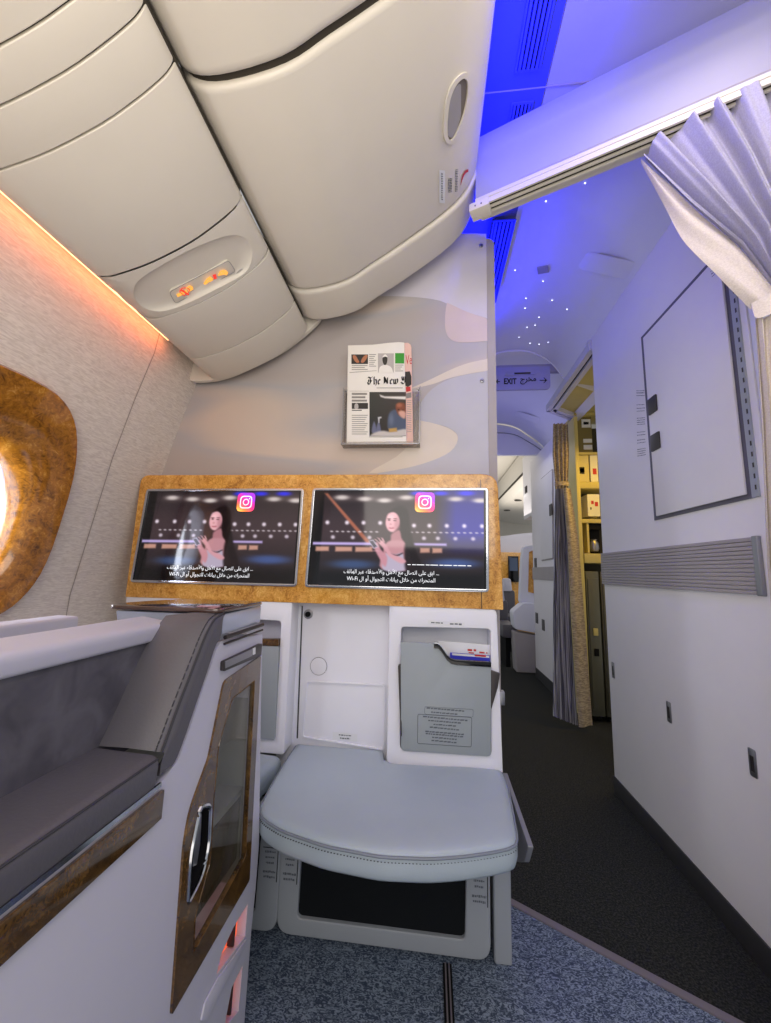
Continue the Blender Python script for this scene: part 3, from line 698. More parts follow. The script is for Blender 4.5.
# ================================================================== FOOTSTOOL
ZS = 0.42
SEATPX = spline([(299, 741), (340, 747), (386, 752), (388, 767), (440, 770), (503, 771)], 4)[:-1]
outline_px = [(300, 741), (340, 746), (385, 753), (388, 767), (445, 770), (502, 771), (507, 785), (513, 815), (517, 838), (515, 847)] + \
             [(494, 852), (462, 856.5), (430, 858.7), (380, 856.6), (325, 846), (282, 831), (263, 819), (259, 810), (272, 785), (288, 758)]
t = thing('footstool', 'light grey leather padded footstool below the screens', 'footstool', (-0.1, 1.2, 0))
ol = [(p[0], min(p[1], 1.302 if p[0] > -0.135 else 1.368)) for p in resample(rpoly(xy(outline_px, ZS), 0.02, 3), 96)]
mb = MB()
rings = []
for d, z in ((0.003, 0.373), (0.0, 0.378), (-0.002, 0.388), (-0.002, 0.404), (0.0, 0.417), (0.0005, 0.420)):
    rings.append([(p[0], p[1], z) for p in inset(ol, d)])
cxy = (sum(p[0] for p in ol)/96, sum(p[1] for p in ol)/96)
for s_, z in ((0.988, 0.426), (0.965, 0.430), (0.93, 0.433), (0.85, 0.436), (0.6, 0.439), (0.3, 0.440)):
    rings.append([(cxy[0]+(p[0]-cxy[0])*s_, cxy[1]+(p[1]-cxy[1])*s_, z) for p in ol])
mb.loft(rings); obj('cushion', mb, M['leather'], t, ang=80)
mb = MB(); mb.tube([(p[0], p[1], 0.4195) for p in inset(ol, -0.001)], 0.003, 6, True); obj('piping', mb, M['piping'], t)
mb = MB(); st = inset(ol, -0.0035)
for i in range(48, 96):      # running stitch along the front
    for k in range(3):
        a, b = st[i-1], st[i]; f0, f1 = k/3, k/3+0.18
        mb.box(*sorted((a[0]+(b[0]-a[0])*f0, a[0]+(b[0]-a[0])*f1+0.0008)), *sorted((a[1]+(b[1]-a[1])*f0-0.0006, a[1]+(b[1]-a[1])*f1+0.0006)), 0.411, 0.4122)
obj('stitching', mb, M['stitch'], t)
mb = MB(); mb.box(-0.36, 0.17, 1.02, 1.30, 0.345, 0.373); obj('base_board', mb, M['mblack'], t)
mb = MB(); mb.box(0.176, 0.222, 1.215, 1.30, 0.0, 0.373); obj('leg', mb, M['lgrey'], t, bevel=0.008, seg=3)
# side rail
ra = [aX(x, y, 0.238) for x, y in [(505, 772), (531, 847), (527, 862), (519, 862), (512, 830)]]
mb = MB(); mb.prism(rpoly([(p[1], p[2]) for p in ra], 0.008, 3), 'x', 0.232, 0.244); obj('side_rail', mb, M['railgrey'], t, bevel=0.003)
# footwell panels
def footwell(dx, label, full=True):
    t = thing('footrest_panel', label, 'footrest', (dx-0.1, 1.2, 0), 'footwell panels')
    Yf = 1.205
    oq = [(x+dx, max(z, 0.012)) for x, z in xz([(281, 835), (276, 930), (290, 942), (440, 967), (472, 973), (490, 958), (490, 860)], Yf)]
    zt = 0.335
    oq[0] = (oq[0][0], zt); oq[-1] = (oq[-1][0], zt)
    b0 = oq[1][0]; b1 = oq[-1][0]
    oq = [(b0-0.004, zt), (b0, 0.012), (b1, 0.012), (b1, zt)]
    iq = [(x+dx, z) for x, z in xz([(302, 846), (297, 917), (465, 942), (467, 872)], Yf)]
    zi = (iq[1][1]+iq[2][1])/2
    iq = [(iq[0][0], zt-0.012), (iq[1][0], zi), (iq[2][0], zi), (iq[3][0], zt-0.012)]
    o2, i2 = rpoly(oq, [0.01, 0.04, 0.04, 0.01], 6), rpoly(iq, [0.006, 0.014, 0.014, 0.006], 6)
    mb = MB(); mb.frame(o2, i2, 'y', Yf, Yf+0.03); fr = obj('surround', mb, M['lgrey'], t, bevel=0.006, seg=3)
    mb = MB(); mb.prism(inset(i2, -0.002), 'y', Yf+0.012, Yf+0.02); obj('mesh_screen', mb, M['mesh'], t)
    for xa, xb in ((b0+0.006, iq[0][0]-0.008), (iq[3][0]+0.008, b1-0.006)):
        z1 = 0.222; q = [(xa, Yf-0.001, z1), (xb, Yf-0.001, z1), (xb, Yf-0.001, z1-0.085), (xa, Yf-0.001, z1-0.085)]
        mb = MB(); mb.poly(q, 0); f = quad_map([(p[0], p[1]-0.0006, p[2]) for p in q])
        micro(mb, f, [(0.15, 0.85, 0.10, 0.17), (0.2, 0.8, 0.26, 0.33), (0.25, 0.75, 0.42, 0.49), (0.1, 0.9, 0.68, 0.76), (0.15, 0.85, 0.83, 0.91)], 1, seed=int(abs(xa)*100))
        mb.poly([f(0.02, 0), f(1, 0), f(1, 0.025), f(0.02, 0.025)], 2); mb.poly([f(0.95, 0), f(1, 0), f(1, 1), f(0.95, 1)], 2)
        obj('placard', mb, [M['lgrey'], M['text_grey'], M['mblack']], t, fix=False, smooth=False)
    mb = MB(); mb.box(b0+0.03, b1-0.03, Yf+0.03, Yf+0.16, 0.0, 0.33); obj('housing', mb, M['mblack'], t)
footwell(0, 'grey footwell panel with black mesh under the light footstool')
footwell(-0.574, 'grey footwell panel, mostly hidden behind the minibar cabinet')
# the next seat's footstool, a sliver of it shows
t = thing('footstool', 'grey footstool of the next seat, sliver beside the minibar cabinet', 'footstool', (-0.75, 1.2, 0))
mb = MB(); ol2 = rpoly([(-0.99, 1.36), (-0.99, 1.1), (-0.75, 0.98), (-0.48, 1.06), (-0.462, 1.22), (-0.445, 1.30)], 0.03, 4); ol2 = resample(ol2, 60)
mb.loft([[(p[0], p[1], z) for p in inset(ol2, d)] for d, z in ((0.008, 0.352), (0, 0.36), (0, 0.405), (0.008, 0.419), (0.025, 0.424))]); obj('cushion', mb, M['leather'], t, ang=70)
mb = MB(); mb.box(-0.96, -0.50, 1.1, 1.32, 0.33, 0.352); obj('base_board', mb, M['mblack'], t)
# ================================================================== NEWSPAPER RACK
def N(u, v): return (330+u/7.71, 330+v/7.71)
YN = YB-0.045
t = thing('newspaper_rack', 'smoked clear rack on the bulkhead holding newspapers', 'rack', (0, YB, 1.45))
rk = xz([N(95, 450), N(695, 430), N(695, 880), N(95, 885)], YN)
x0, x1 = (rk[0][0]+rk[3][0])/2, (rk[1][0]+rk[2][0])/2; z0 = rk[2][1]; z1 = rk[0][1]
mb = MB(); mb.box(x0, x1, YN-0.003, YN, z0, z0+0.010); obj('front_lip', mb, M['acrylic'], t, bevel=0.002)
mb = MB(); mb.box(x0, x1, YB-0.006, YB-0.002, z0, z1); obj('back_plate', mb, M['acrylic'], t, bevel=0.001)
mb = MB(); mb.box(x0, x1, YN, YB-0.002, z0, z0+0.004); obj('bottom_shelf', mb, M['acrylic'], t, bevel=0.001)
for xa in (x0, x1-0.004):
    mb = MB(); mb.prism(rpoly([(YN, z0), (YB-0.002, z0), (YB-0.002, z1), (YN, z1)], [0.004, 0, 0, 0.012], 4), 'x', xa, xa+0.004); obj('side_plate', mb, M['acrylic'], t)
    mb = MB(); mb.lathe([(0.005, 0), (0.005, -0.004), (0.003, -0.006)], (xa+0.002+(0.006 if xa == x0 else -0.006), YN+0.012, z1-0.006), 'y', 12); obj('stud', mb, M['chrome'], t)
mb = MB()
for e in ((x0, x1, z0, z0+0.003), (x0, x0+0.003, z0, z1), (x1-0.003, x1, z0, z1)): mb.box(e[0], e[1], YN-0.0045, YN-0.003, e[2], e[3])
obj('polished_edge', mb, M['steel'], t)
# folded newspapers
YP = YN+0.006
def npaper(name, px, y0, th, label, mats, draw):
    A = [aY(*N(u, v), y0) for u, v in px]; zb = z0+0.006
    A[-1] = (A[-1][0], A[-1][1], zb); A[-2] = (A[-2][0], A[-2][1], zb)
    t = thing(name, label, 'newspaper', (A[0][0], y0, zb), 'folded newspapers in the wall rack')
    n = len(A); mb = MB(); mb.add(A+[(p[0], p[1]+th, p[2]) for p in A], [list(range(n)), list(range(2*n-1, n-1, -1))]+[[i, n+i, n+(i+1) % n, (i+1) % n] for i in range(n)])
    body = obj('folded_pages', mb, mats[0], t, bevel=0.0015)
    mb = MB(); draw(mb); obj('front_page', mb, mats, t, fix=False, smooth=False)
    return t
def nb(mb, pts, mi, k=1): mb.poly([aY(*N(u, v), YP-0.0006-0.0002*k) for u, v in pts], mi)
def nrect(mb, u0, v0, u1, v1, mi, k=1): nb(mb, [(u0, v0), (u1, v0), (u1, v1), (u0, v1)], mi, k)
# broad-nib blackletter strokes: each polyline is swept with a slanted pen
GL = {'T': (1.15, [[(0.02, .80), (0.25, .98), (0.60, .86), (1.05, 1.02)], [(0.60, .86), (0.60, .15), (0.50, .02), (0.25, .06), (0.12, .3)], [(0.30, .66), (0.30, .30)], [(0.60, .5), (0.85, .42)]]),
      'h': (0.72, [[(0.12, 1.0), (0.12, .08), (0.22, .0)], [(0.12, .55), (0.38, .66), (0.52, .52), (0.52, .1), (0.42, -.15)]]),
      'e': (0.62, [[(0.12, .55), (0.12, .12), (0.28, .0), (0.5, .14)], [(0.12, .55), (0.32, .66), (0.46, .5), (0.14, .3)]]),
      'N': (1.15, [[(0.05, .85), (0.22, .98), (0.22, .1), (0.08, .0)], [(0.22, .95), (0.5, .55), (0.78, .05)], [(0.78, .05), (0.78, .85), (0.95, .98)], [(0.38, .7), (0.36, .2)]]),
      'w': (0.95, [[(0.1, .66), (0.14, .1), (0.26, .0), (0.42, .12)], [(0.42, .66), (0.42, .12), (0.56, .0), (0.76, .14)], [(0.76, .14), (0.80, .5), (0.68, .68)]]),
      'Y': (1.1, [[(0.05, .85), (0.22, .98), (0.30, .55), (0.52, .45), (0.76, .55)], [(0.80, .98), (0.76, .15), (0.55, -.02), (0.2, .06)], [(0.52, .95), (0.52, .45)], [(0.05, .2), (0.3, .14)]])}
def blackletter(mb, s, fmap, x, mi):
    nx, ny = 0.105, 0.07
    for ch in s:
        if ch == ' ': x += 0.35; continue
        w, strokes = GL[ch]
        for st in strokes:
            for a, b in zip(st, st[1:]):
                P = [(a[0]-nx, a[1]-ny), (a[0]+nx, a[1]+ny), (b[0]+nx, b[1]+ny), (b[0]-nx, b[1]-ny)]
                mb.poly([fmap(x+px_, py_) for px_, py_ in P], mi)
        x += w
    return x
def times(mb):
    # 0 paper 1 ink 2 grey 3 photo dark 4 skin 5 green 6 red 7 shirt 8 photo light
    nrect(mb, 165, 188, 293, 262, 3)
    nb(mb, spline([(175, 200), (195, 195), (215, 225), (225, 248), (205, 252), (185, 230)], 3, True), 4, 2); nb(mb, spline([(238, 246), (250, 215), (275, 192), (290, 200), (275, 232), (255, 252)], 3, True), 4, 2)
    nrect(mb, 370, 180, 492, 328, 8); nb(mb, spline([(405, 215), (425, 190), (442, 210), (440, 250), (425, 272), (408, 252)], 3, True), 3, 2)
    nb(mb, spline([(375, 328), (385, 285), (425, 268), (470, 285), (488, 328)], 3), 0, 2); nb(mb, spline([(402, 212), (425, 186), (446, 210), (425, 205)], 3, True), 0, 3)
    nrect(mb, 502, 178, 572, 258, 5)
    for i in range(7): nrect(mb, 302, 186+i*15, 355-(i % 3)*9, 191+i*15, 2)
    for i in range(3): nrect(mb, 168, 272+i*15, 290-(i % 2)*22, 277+i*15, 2)
    for i in range(4): nrect(mb, 502, 268+i*15, 565-(i % 3)*10, 273+i*15, 2)
    nb(mb, [(150, 326), (360, 312), (360, 315), (150, 330)], 2)
    def fm(x, y): u = 284+x*44; return aY(*N(u, 420-y*58-(u-282)*0.02), YP-0.001)
    blackletter(mb, 'The New Y', fm, 0, 1)
    nrect(mb, 360, 444, 560, 449, 2); nrect(mb, 150, 470, 300, 472, 2)
    for i in range(3): nrect(mb, 168, 485+i*26, 285-(i % 2)*12, 500+i*26, 2)
    nrect(mb, 168, 562, 293, 608, 3); nb(mb, spline([(190, 605), (190, 575), (205, 565), (218, 578), (216, 605)], 3, True), 8, 2)
    nrect(mb, 168, 616, 245, 622, 1)
    for i in range(10): nrect(mb, 168, 655+i*16, 290-(i*37 % 4)*8, 660+i*16, 2)
    nrect(mb, 300, 822, 560, 826, 2)
PM = [M['paper'], M['ink'], M['ink_grey'], mat('photo_dark', (58, 54, 50), 0.8), mat('photo_skin', (176, 116, 84), 0.8), M['green'], M['red'], mat('photo_shirt', (96, 108, 134), 0.8), mat('photo_light', (178, 172, 168), 0.8)]
PAPER = npaper('newspaper', [(138, 118), (330, 112), (450, 98), (530, 92), (572, 96), (590, 848), (128, 850)], YP, 0.014, 'white newspaper with blackletter masthead in front of the rack', PM, times)
def press_photo():
    P = Painter(56, 66, 0.83, lambda u, v: (64-20*v+10*u, 66-22*v, 60-20*v))
    P.poly([(0.28, 0.06), (0.42, 0.10), (1, 0.10), (1, 0.17), (0.42, 0.14), (0.31, 0.11)], (226, 222, 214), 0.02, 1, 0)
    P.poly([(0.5, 0.80), (0.51, 0.58), (0.58, 0.45), (0.72, 0.40), (0.9, 0.52), (1.0, 0.62), (1.0, 0.9), (0.6, 0.88)], (78, 88, 108), 0.03)
    P.blob(0.60, 0.62, 0.07, 0.14, (104, 114, 134), 0.8)
    P.poly([(0.72, 0.36), (0.75, 0.27), (0.86, 0.24), (0.97, 0.28), (1.0, 0.50), (0.90, 0.56), (0.78, 0.50)], (128, 74, 52), 0.03)
    P.blob(0.82, 0.30, 0.08, 0.05, (176, 110, 84), 0.8); P.blob(0.80, 0.40, 0.03, 0.015, (40, 24, 20), 0.9); P.blob(0.92, 0.41, 0.03, 0.015, (40, 24, 20), 0.9)
    P.poly([(0.80, 0.46), (0.90, 0.42), (1.0, 0.48), (0.97, 0.60), (0.86, 0.56)], (206, 160, 140), 0.03)
    for u in (0.13, 0.25): P.poly([(u-0.06, 0.92), (u-0.05, 0.78), (u-0.01, 0.68), (u+0.01, 0.68), (u+0.05, 0.78), (u+0.06, 0.92)], (104, 108, 134), 0.02)
    P.poly([(0.23, 0.57), (0.33, 0.56), (0.33, 0.59), (0.28, 0.60), (0.27, 0.70), (0.25, 0.70)], (206, 206, 210), 0.015, 1, 0)
    P.poly([(0.02, 0.99), (0.12, 0.93), (0.35, 0.88), (0.6, 0.90), (1, 0.84), (1, 1), (0.02, 1.0)], (196, 190, 184), 0.03)
    P.poly([(0.53, 0.83), (0.75, 0.81), (0.76, 0.90), (0.54, 0.91)], (186, 150, 84), 0.02, 1, 0)
    return P
def pq(u, v, k): return aY(*N(304+281*u, 478+340*v), YP-0.0012)
def print_mat():
    m = bpy.data.materials.new('press_print'); m.use_nodes = True; nt = m.node_tree; b = nt.nodes['Principled BSDF']; a = nt.nodes.new('ShaderNodeVertexColor'); a.layer_name = 'film'
    nt.links.new(a.outputs['Color'], b.inputs['Base Color']); b.inputs['Roughness'].default_value = 0.8; return m
add_film('front_photo', press_photo(), pq, 0, print_mat(), PAPER)
def pink(mb):
    nb2 = lambda pts, mi, k=1: mb.poly([aY(*N(u, v), YP+0.0155-0.0002*k) for u, v in pts], mi)
    o = aY(*N(583, 265), YP+0.015); e = aY(*N(632, 262), YP+0.015); up = aY(*N(583, 160), YP+0.015)
    put_text(mb, 'Ve', o, tuple(e[k]-o[k] for k in range(3)), tuple(up[k]-o[k] for k in range(3)), 6)
    nb2([(577, 322), (615, 318), (628, 360), (628, 420), (600, 440), (580, 430)], 3); nb2([(585, 440), (620, 436), (622, 470), (588, 478)], 6, 2)
    nb2([(585, 490), (628, 480), (628, 520), (588, 528)], 2, 2)
    for i in range(18): nb2([(592, 545+i*14), (628, 542+i*14), (628, 546+i*14), (592, 549+i*14)], 2)
npaper('newspaper', [(560, 100), (600, 97), (622, 112), (628, 130), (642, 845), (560, 848)], YP+0.0155, 0.010, 'pink newspaper just showing behind the white one', [M['paper_pink']]+PM[1:], pink)
# ================================================================== OVERHEAD: service panels along the side wall
PP = [(p[0], p[2]) for p in (aY(x, y, 1.34) for x, y in [(197.8, 363), (209.5, 377), (218.6, 378), (244.5, 370.5), (275.6, 355), (295, 340), (303.5, 332), (307, 325)])]
PR = PP[-1]; PL = PP[0]
PROF = [PL]+PP[1:-1]+[PR]
PU = rpoly([(PL[0]+0.03, PL[1]+0.30)]+PROF[:]+[(PR[0]-0.075, PR[1]+0.13)], [0, .012, .03, .03, .05, .05, .03, .02, .012, 0], 3)
def seam_y(px): return sum(hit_prof(x, y, PROF)[1] for x, y in px)/len(px)
def eY(x, y): d = ray(x, y); return PR[0]/d[0]*d[1]
sy = [seam_y([(104, 282), (180, 240)]), seam_y([(149, 322), (210, 292)]), seam_y([(195, 361), (250, 335)])]
sy0 = [seam_y([(40, 158), (100, 125)]), seam_y([(62, 75)]), seam_y([(41, 24)])]
print('PSU seams', sy, sy0, 'profile', PROF)
def psu(y0, y1, label, poly=PU):
    mb = MB(); mb.prism(poly, 'y', y0+0.0015, y1-0.0015)
    return tag(obj('service_panel', mb, M['bin'], bevel=0.003, seg=3, ang=30), label, 'panel', 'cream service panels along the side wall')
ys = [-0.9]+sorted(sy0)+sorted(sy)+[1.355]
labs = ['cream service panel cut off by the top left corner', 'narrow cream service panel third from the lit sign panel', 'narrow cream service panel second from the lit sign panel', 'large cream service panel right beside the lit sign panel', 'sign', 'cream panel between lit sign and the bulkhead', 'narrow cream end panel touching the curved trim at bulkhead']
# sign panel has an oval dish: built as a sheet with a hole
def prof_len():
    L = [0]
    for a, b in zip(PU, PU[1:]): L.append(L[-1]+math.dist(a, b))
    return L
PLEN = prof_len()
def pu_at(s, off=0.0):
    s = max(0, min(PLEN[-1]-1e-6, s)); k = 0
    while PLEN[k+1] < s: k += 1
    f = (s-PLEN[k])/(PLEN[k+1]-PLEN[k]+1e-12); a, b = PU[k], PU[k+1]
    t_ = _n((b[0]-a[0], b[1]-a[1], 0)); nn = (t_[1], -t_[0])      # points down / outwards
    return (a[0]+(b[0]-a[0])*f+nn[0]*off, a[1]+(b[1]-a[1])*f+nn[1]*off)
def pu_s(x, z):
    best = (9, 0)
    for k in range(len(PU)-1):
        a, b = PU[k], PU[k+1]; ex, ez = b[0]-a[0], b[1]-a[1]; l2 = ex*ex+ez*ez
        if l2 < 1e-12: continue
        f = max(0, min(1, ((x-a[0])*ex+(z-a[1])*ez)/l2)); d = math.hypot(a[0]+ex*f-x, a[1]+ez*f-z)
        if d < best[0]: best = (d, PLEN[k]+math.sqrt(l2)*f)
    return best[1]
def px_sy(x, y):
    p = hit_prof(x, y, PU[1:-1]); return (pu_s(p[0], p[2]), p[1])
for i in range(len(ys)-1):
    y0, y1 = ys[i], ys[i+1]
    if abs(y0-sorted(sy)[0]) > 1e-6: psu(y0, y1, labs[i] if i < len(labs) else labs[-1])
    else:
        y0 += 0.0015; y1 -= 0.0015
        def OV(u, v): return (120+u/3.855, 220+v/3.855)
        oval = [px_sy(*OV(u, v)) for u, v in spline([(52, 275), (70, 235), (150, 180), (280, 110), (400, 64), (465, 62), (505, 100), (508, 150), (480, 205), (380, 262), (250, 325), (160, 352), (95, 340), (60, 305)], 4, True)]
        oval = resample(oval, 64)
        cs, cy_ = sum(p[0] for p in oval)/64, sum(p[1] for p in oval)/64
        # ray-cast each oval point outwards to the panel border
        s0, s1 = 0.0, pu_s(*PR)+0.010
        bor = []
        for s_, y_ in oval:
            ds, dy_ = s_-cs, y_-cy_; k = 9e9
            for lim, d, c_ in ((s1, ds, cs), (s0, ds, cs), (y1, dy_, cy_), (y0, dy_, cy_)):
                if abs(d) > 1e-9 and (lim-c_)/d > 0: k = min(k, (lim-c_)/d)
            bor.append((cs+ds*k, cy_+dy_*k))
        cor = [(s0, y0), (s1, y0), (s1, y1), (s0, y1)]
        for c_ in cor:   # snap nearest border point to each corner
            j = min(range(64), key=lambda q: math.dist(bor[q], c_)); bor[j] = c_
        mb = MB(); rings = []
        for tt in (0, 0.02, 0.04, 0.07, 0.1, 0.16, 0.24, 0.35, 0.5, 0.75, 0.9, 1):
            rings.append([(lambda q, y_: (q[0], y_, q[1]))(pu_at(b[0]+(o[0]-b[0])*tt), b[1]+(o[1]-b[1])*tt) for o, b in zip(oval, bor)])
        for sc_, dep in ((0.985, -0.003), (0.93, -0.009), (0.8, -0.013), (0.55, -0.015), (0.2, -0.016)):
            rings.append([(lambda q, y_: (q[0], y_, q[1]))(pu_at(cs+(o[0]-cs)*sc_, dep), cy_+(o[1]-cy_)*sc_) for o in oval])
        mb.loft(rings, cap=True)
        SIGN = thing('sign_panel', 'cream panel with oval dish holding lit no smoking and belt sign', 'sign', (PL[0], cy_, PL[1]))
        obj('dish_panel', mb, M['bin'], SIGN, fix=False, ang=50)
        # sign plate in the dish
        plate = [px_sy(*OV(u, v)) for u, v in rpoly([(192, 287), (425, 163), (452, 205), (215, 332)], 14, 4)]
        def sp(u, v, off): s_, y_ = px_sy(*OV(u, v)); q = pu_at(s_, off); return (q[0], y_, q[1])
        def P3(s_, y_, off): q = pu_at(s_, off); return (q[0], y_, q[1])
        n = len(plate)
        mb = MB(); mb.add([P3(*p, -0.008) for p in plate]+[P3(*p, -0.02) for p in plate], [list(range(n)), list(range(2*n-1, n-1, -1))]+[[i_, n+i_, n+(i_+1) % n, (i_+1) % n] for i_ in range(n)])
        pl = obj('sign_plate', mb, M['bin'], SIGN, bevel=0.001)
        mb = MB(); mb.tube([P3(*p, -0.008) for p in plate], 0.0010, 5, True); obj('plate_edge', mb, M['bin_grey'], pl)
        mb = MB()
        def st(pts, w, mi):
            for a, b in zip(pts, pts[1:]):
                tx, ty = b[0]-a[0], b[1]-a[1]; l = math.hypot(tx, ty); px_, py_ = -ty/l*w, tx/l*w
                mb.poly([sp(a[0]+px_, a[1]+py_, -0.007), sp(b[0]+px_, b[1]+py_, -0.007), sp(b[0]-px_, b[1]-py_, -0.007), sp(a[0]-px_, a[1]-py_, -0.007)], mi)
        st([(222, 300), (250, 288)], 6, 0); st([(255, 285), (262, 282)], 6, 0); st([(266, 280), (284, 270)], 6, 0); st([(258, 272), (272, 262), (283, 268)], 3, 0); st([(238, 278), (250, 284), (268, 296)], 3.5, 1); st([(240, 272), (232, 284), (250, 300), (266, 290), (272, 276), (256, 268), (240, 272)], 1.5, 1)
        obj('no_smoking_icon', mb, [M['orange'], M['redicon']], pl, fix=False, smooth=False); mb = MB()
        st([(328, 256), (338, 238), (352, 228), (356, 240), (344, 244), (332, 254)], 4, 0); st([(345, 232), (362, 238)], 5, 0)
        st([(363, 228), (376, 224)], 9, 1)
        st([(384, 222), (392, 206), (410, 202), (420, 212), (404, 214), (390, 218)], 4, 0); st([(398, 210), (418, 216)], 5, 0)
        obj('seat_belt_icon', mb, [M['orange'], M['redicon']], pl, fix=False, smooth=False)
# backing channel that shows as the dark seams and the gap beside the bins
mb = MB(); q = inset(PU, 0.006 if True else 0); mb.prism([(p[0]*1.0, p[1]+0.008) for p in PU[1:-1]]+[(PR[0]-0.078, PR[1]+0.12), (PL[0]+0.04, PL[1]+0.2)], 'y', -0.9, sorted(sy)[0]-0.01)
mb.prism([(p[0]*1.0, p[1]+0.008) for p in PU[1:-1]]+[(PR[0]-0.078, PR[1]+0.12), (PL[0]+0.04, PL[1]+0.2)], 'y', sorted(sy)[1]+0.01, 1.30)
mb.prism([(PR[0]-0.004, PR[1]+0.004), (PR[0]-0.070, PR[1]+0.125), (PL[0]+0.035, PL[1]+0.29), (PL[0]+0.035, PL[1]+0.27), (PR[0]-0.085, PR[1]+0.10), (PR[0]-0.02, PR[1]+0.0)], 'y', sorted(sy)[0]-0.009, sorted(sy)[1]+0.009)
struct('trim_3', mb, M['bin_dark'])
# curved end trim on the bulkhead
tp = [(p[0], p[2]) for p in (aY(x, y, 1.37) for x, y in [(186, 377), (192, 382), (208, 382), (228, 378), (250, 369), (280, 354), (300, 340), (315, 327), (321, 320)])]
tpi = [(p[0], p[1]+0.06) for p in tp]
mb = MB(); mb.prism(spline(tp, 4)+[(tp[-1][0], tp[-1][1]+0.15), (tp[0][0]+0.05, tp[0][1]+0.2)], 'y', 1.357, 1.378); struct('trim_4', mb, M['bin'], bevel=0.005, seg=3)
# cove light
cv0 = hit_prof(168, 343, [(PL[0]-0.3, PL[1]), (PL[0], PL[1]), (PL[0]+0.2, PL[1]-0.1)])
YCOV = 1.12
try:
    d = ray(170, 345); YCOV = PL[0]/d[0]*d[1]
except Exception: pass
t = thing('cove_light', 'glowing peach light strip between service panels and side wall', 'light', (PL[0]-0.01, 0, PL[1]))
mb = MB(); mb.box(PL[0]-0.010, PL[0]-0.002, -0.9, YCOV, PL[1]-0.006, PL[1]+0.004); obj('led_strip', mb, M['cove'], t)
mb = MB(); mb.box(PL[0]-0.014, PL[0]-0.001, -0.9, YCOV, PL[1]+0.0045, PL[1]+0.02); obj('led_channel', mb, M['bin'], t)
# ================================================================== OVERHEAD BINS
YE = 1.325
BPX = [(294.8, 292), (297, 303), (305, 316), (323, 319.4), (355, 311.7), (378, 297), (400.6, 282), (441.4, 252.7), (461.8, 232.3), (471, 213)]
BP = [(p[0], p[2]) for p in (aY(x, y, YE) for x, y in BPX)]
BPs = spline(BP, 4)
e0 = hit_prof(486, 1, [(BP[-1][0]-0.02, 1.8), (BP[-1][0]+0.03, 3.5)])
ZBT = BP[-1][1]+0.02
XBL, XBR = BP[0][0], BP[-1][0]
BTOP = [(XBR-0.03, 2.72), (XBL-0.03, 2.55), (XBL-0.008, BP[0][1]+0.1)]
BPOLY = BPs+[(XBR-0.006, ZBT+0.05)]+BTOP
def bin_y(px): return sum(hit_prof(x, y, BPs)[1] for x, y in px)/len(px)
YSEAM = bin_y([(320, 288), (397, 248.6), (439, 217)])
YGAP = bin_y([(250, 80), (296, 52)])
print('bin seam', YSEAM, 'gap', YGAP, BP)
def bin_pt(x, y, off=0.0):
    p = hit_prof(x, y, BPs)
    best = None
    for a, b in zip(BPs, BPs[1:]):
        ex, ez = b[0]-a[0], b[1]-a[1]; l2 = ex*ex+ez*ez; f = max(0, min(1, ((p[0]-a[0])*ex+(p[2]-a[1])*ez)/l2)); d = math.hypot(a[0]+ex*f-p[0], a[1]+ez*f-p[2])
        if best is None or d < best[0]: best = (d, ex, ez)
    t_ = _n((best[1], best[2], 0)); nn = (t_[1], -t_[0])
    return (p[0]+nn[0]*off, p[1], p[2]+nn[1]*off)
t = thing('overhead_bin', 'large cream overhead bin with oval latch beside the bulkhead', 'overhead bin', (-0.15, 0.9, 2.3), 'overhead bins')
mb = MB(); mb.prism(BPOLY, 'y', YGAP+0.006, YSEAM); obj('bin_door', mb, M['bin'], t, bevel=0.014, seg=4, ang=50)
cxb, czb = (XBL+XBR)/2, 2.4
lip = [(p[0]+(0.004 if i > len(BPs)*0.6 else 0), p[1]-0.006) for i, p in enumerate(BPs)]
mb = MB(); mb.prism(lip+[(XBR+0.001, ZBT+0.045)]+BTOP, 'y', YSEAM+0.004, YE); obj('end_cap', mb, M['bin'], t, bevel=0.016, seg=4, ang=50)
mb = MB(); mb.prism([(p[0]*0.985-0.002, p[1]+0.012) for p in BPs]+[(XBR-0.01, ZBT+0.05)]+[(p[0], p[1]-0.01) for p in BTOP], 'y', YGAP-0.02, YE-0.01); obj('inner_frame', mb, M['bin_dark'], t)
def R3(u, v): return (250+u/2.856, v/2.856)
rim = [R3(u, v) for u, v in spline([(552, 392), (552, 330), (560, 275), (578, 232), (606, 206), (626, 216), (628, 262), (618, 320), (597, 378), (572, 410)], 5, True)]
rin = [R3(u, v) for u, v in spline([(562, 386), (562, 332), (569, 281), (584, 244), (604, 222), (617, 230), (618, 265), (609, 318), (590, 370), (573, 398)], 5, True)]
n = len(rim); rim = resample(rim, 48); rin = resample(rin, 48)
mb = MB(); mb.loft([[bin_pt(x, y, 0.0005) for x, y in rim], [bin_pt(x, y, 0.005) for x, y in rim], [bin_pt(x, y, 0.005) for x, y in rin], [bin_pt(x, y, 0.0008) for x, y in rin]], cap=False)
lt = obj('latch', mb, M['bin'], t, ang=50)
mb = MB(); mb.poly([bin_pt(x, y, 0.001) for x, y in rin]); obj('latch_recess', mb, mat('latch_shadow', (112, 104, 92), 0.6), lt)
fl = [R3(u, v) for u, v in rpoly([(563, 386), (564, 310), (572, 275), (586, 244), (600, 236), (600, 330), (588, 370), (574, 394)], 8, 3)]
n = len(fl); A = [bin_pt(x, y, 0.0035) for x, y in fl]; B_ = [bin_pt(x, y, 0.0012) for x, y in fl]
mb = MB(); mb.add(A+B_, [list(range(n)), list(range(2*n-1, n-1, -1))]+[[i, n+i, n+(i+1) % n, (i+1) % n] for i in range(n)]); obj('latch_paddle', mb, M['bin_grey'], lt)
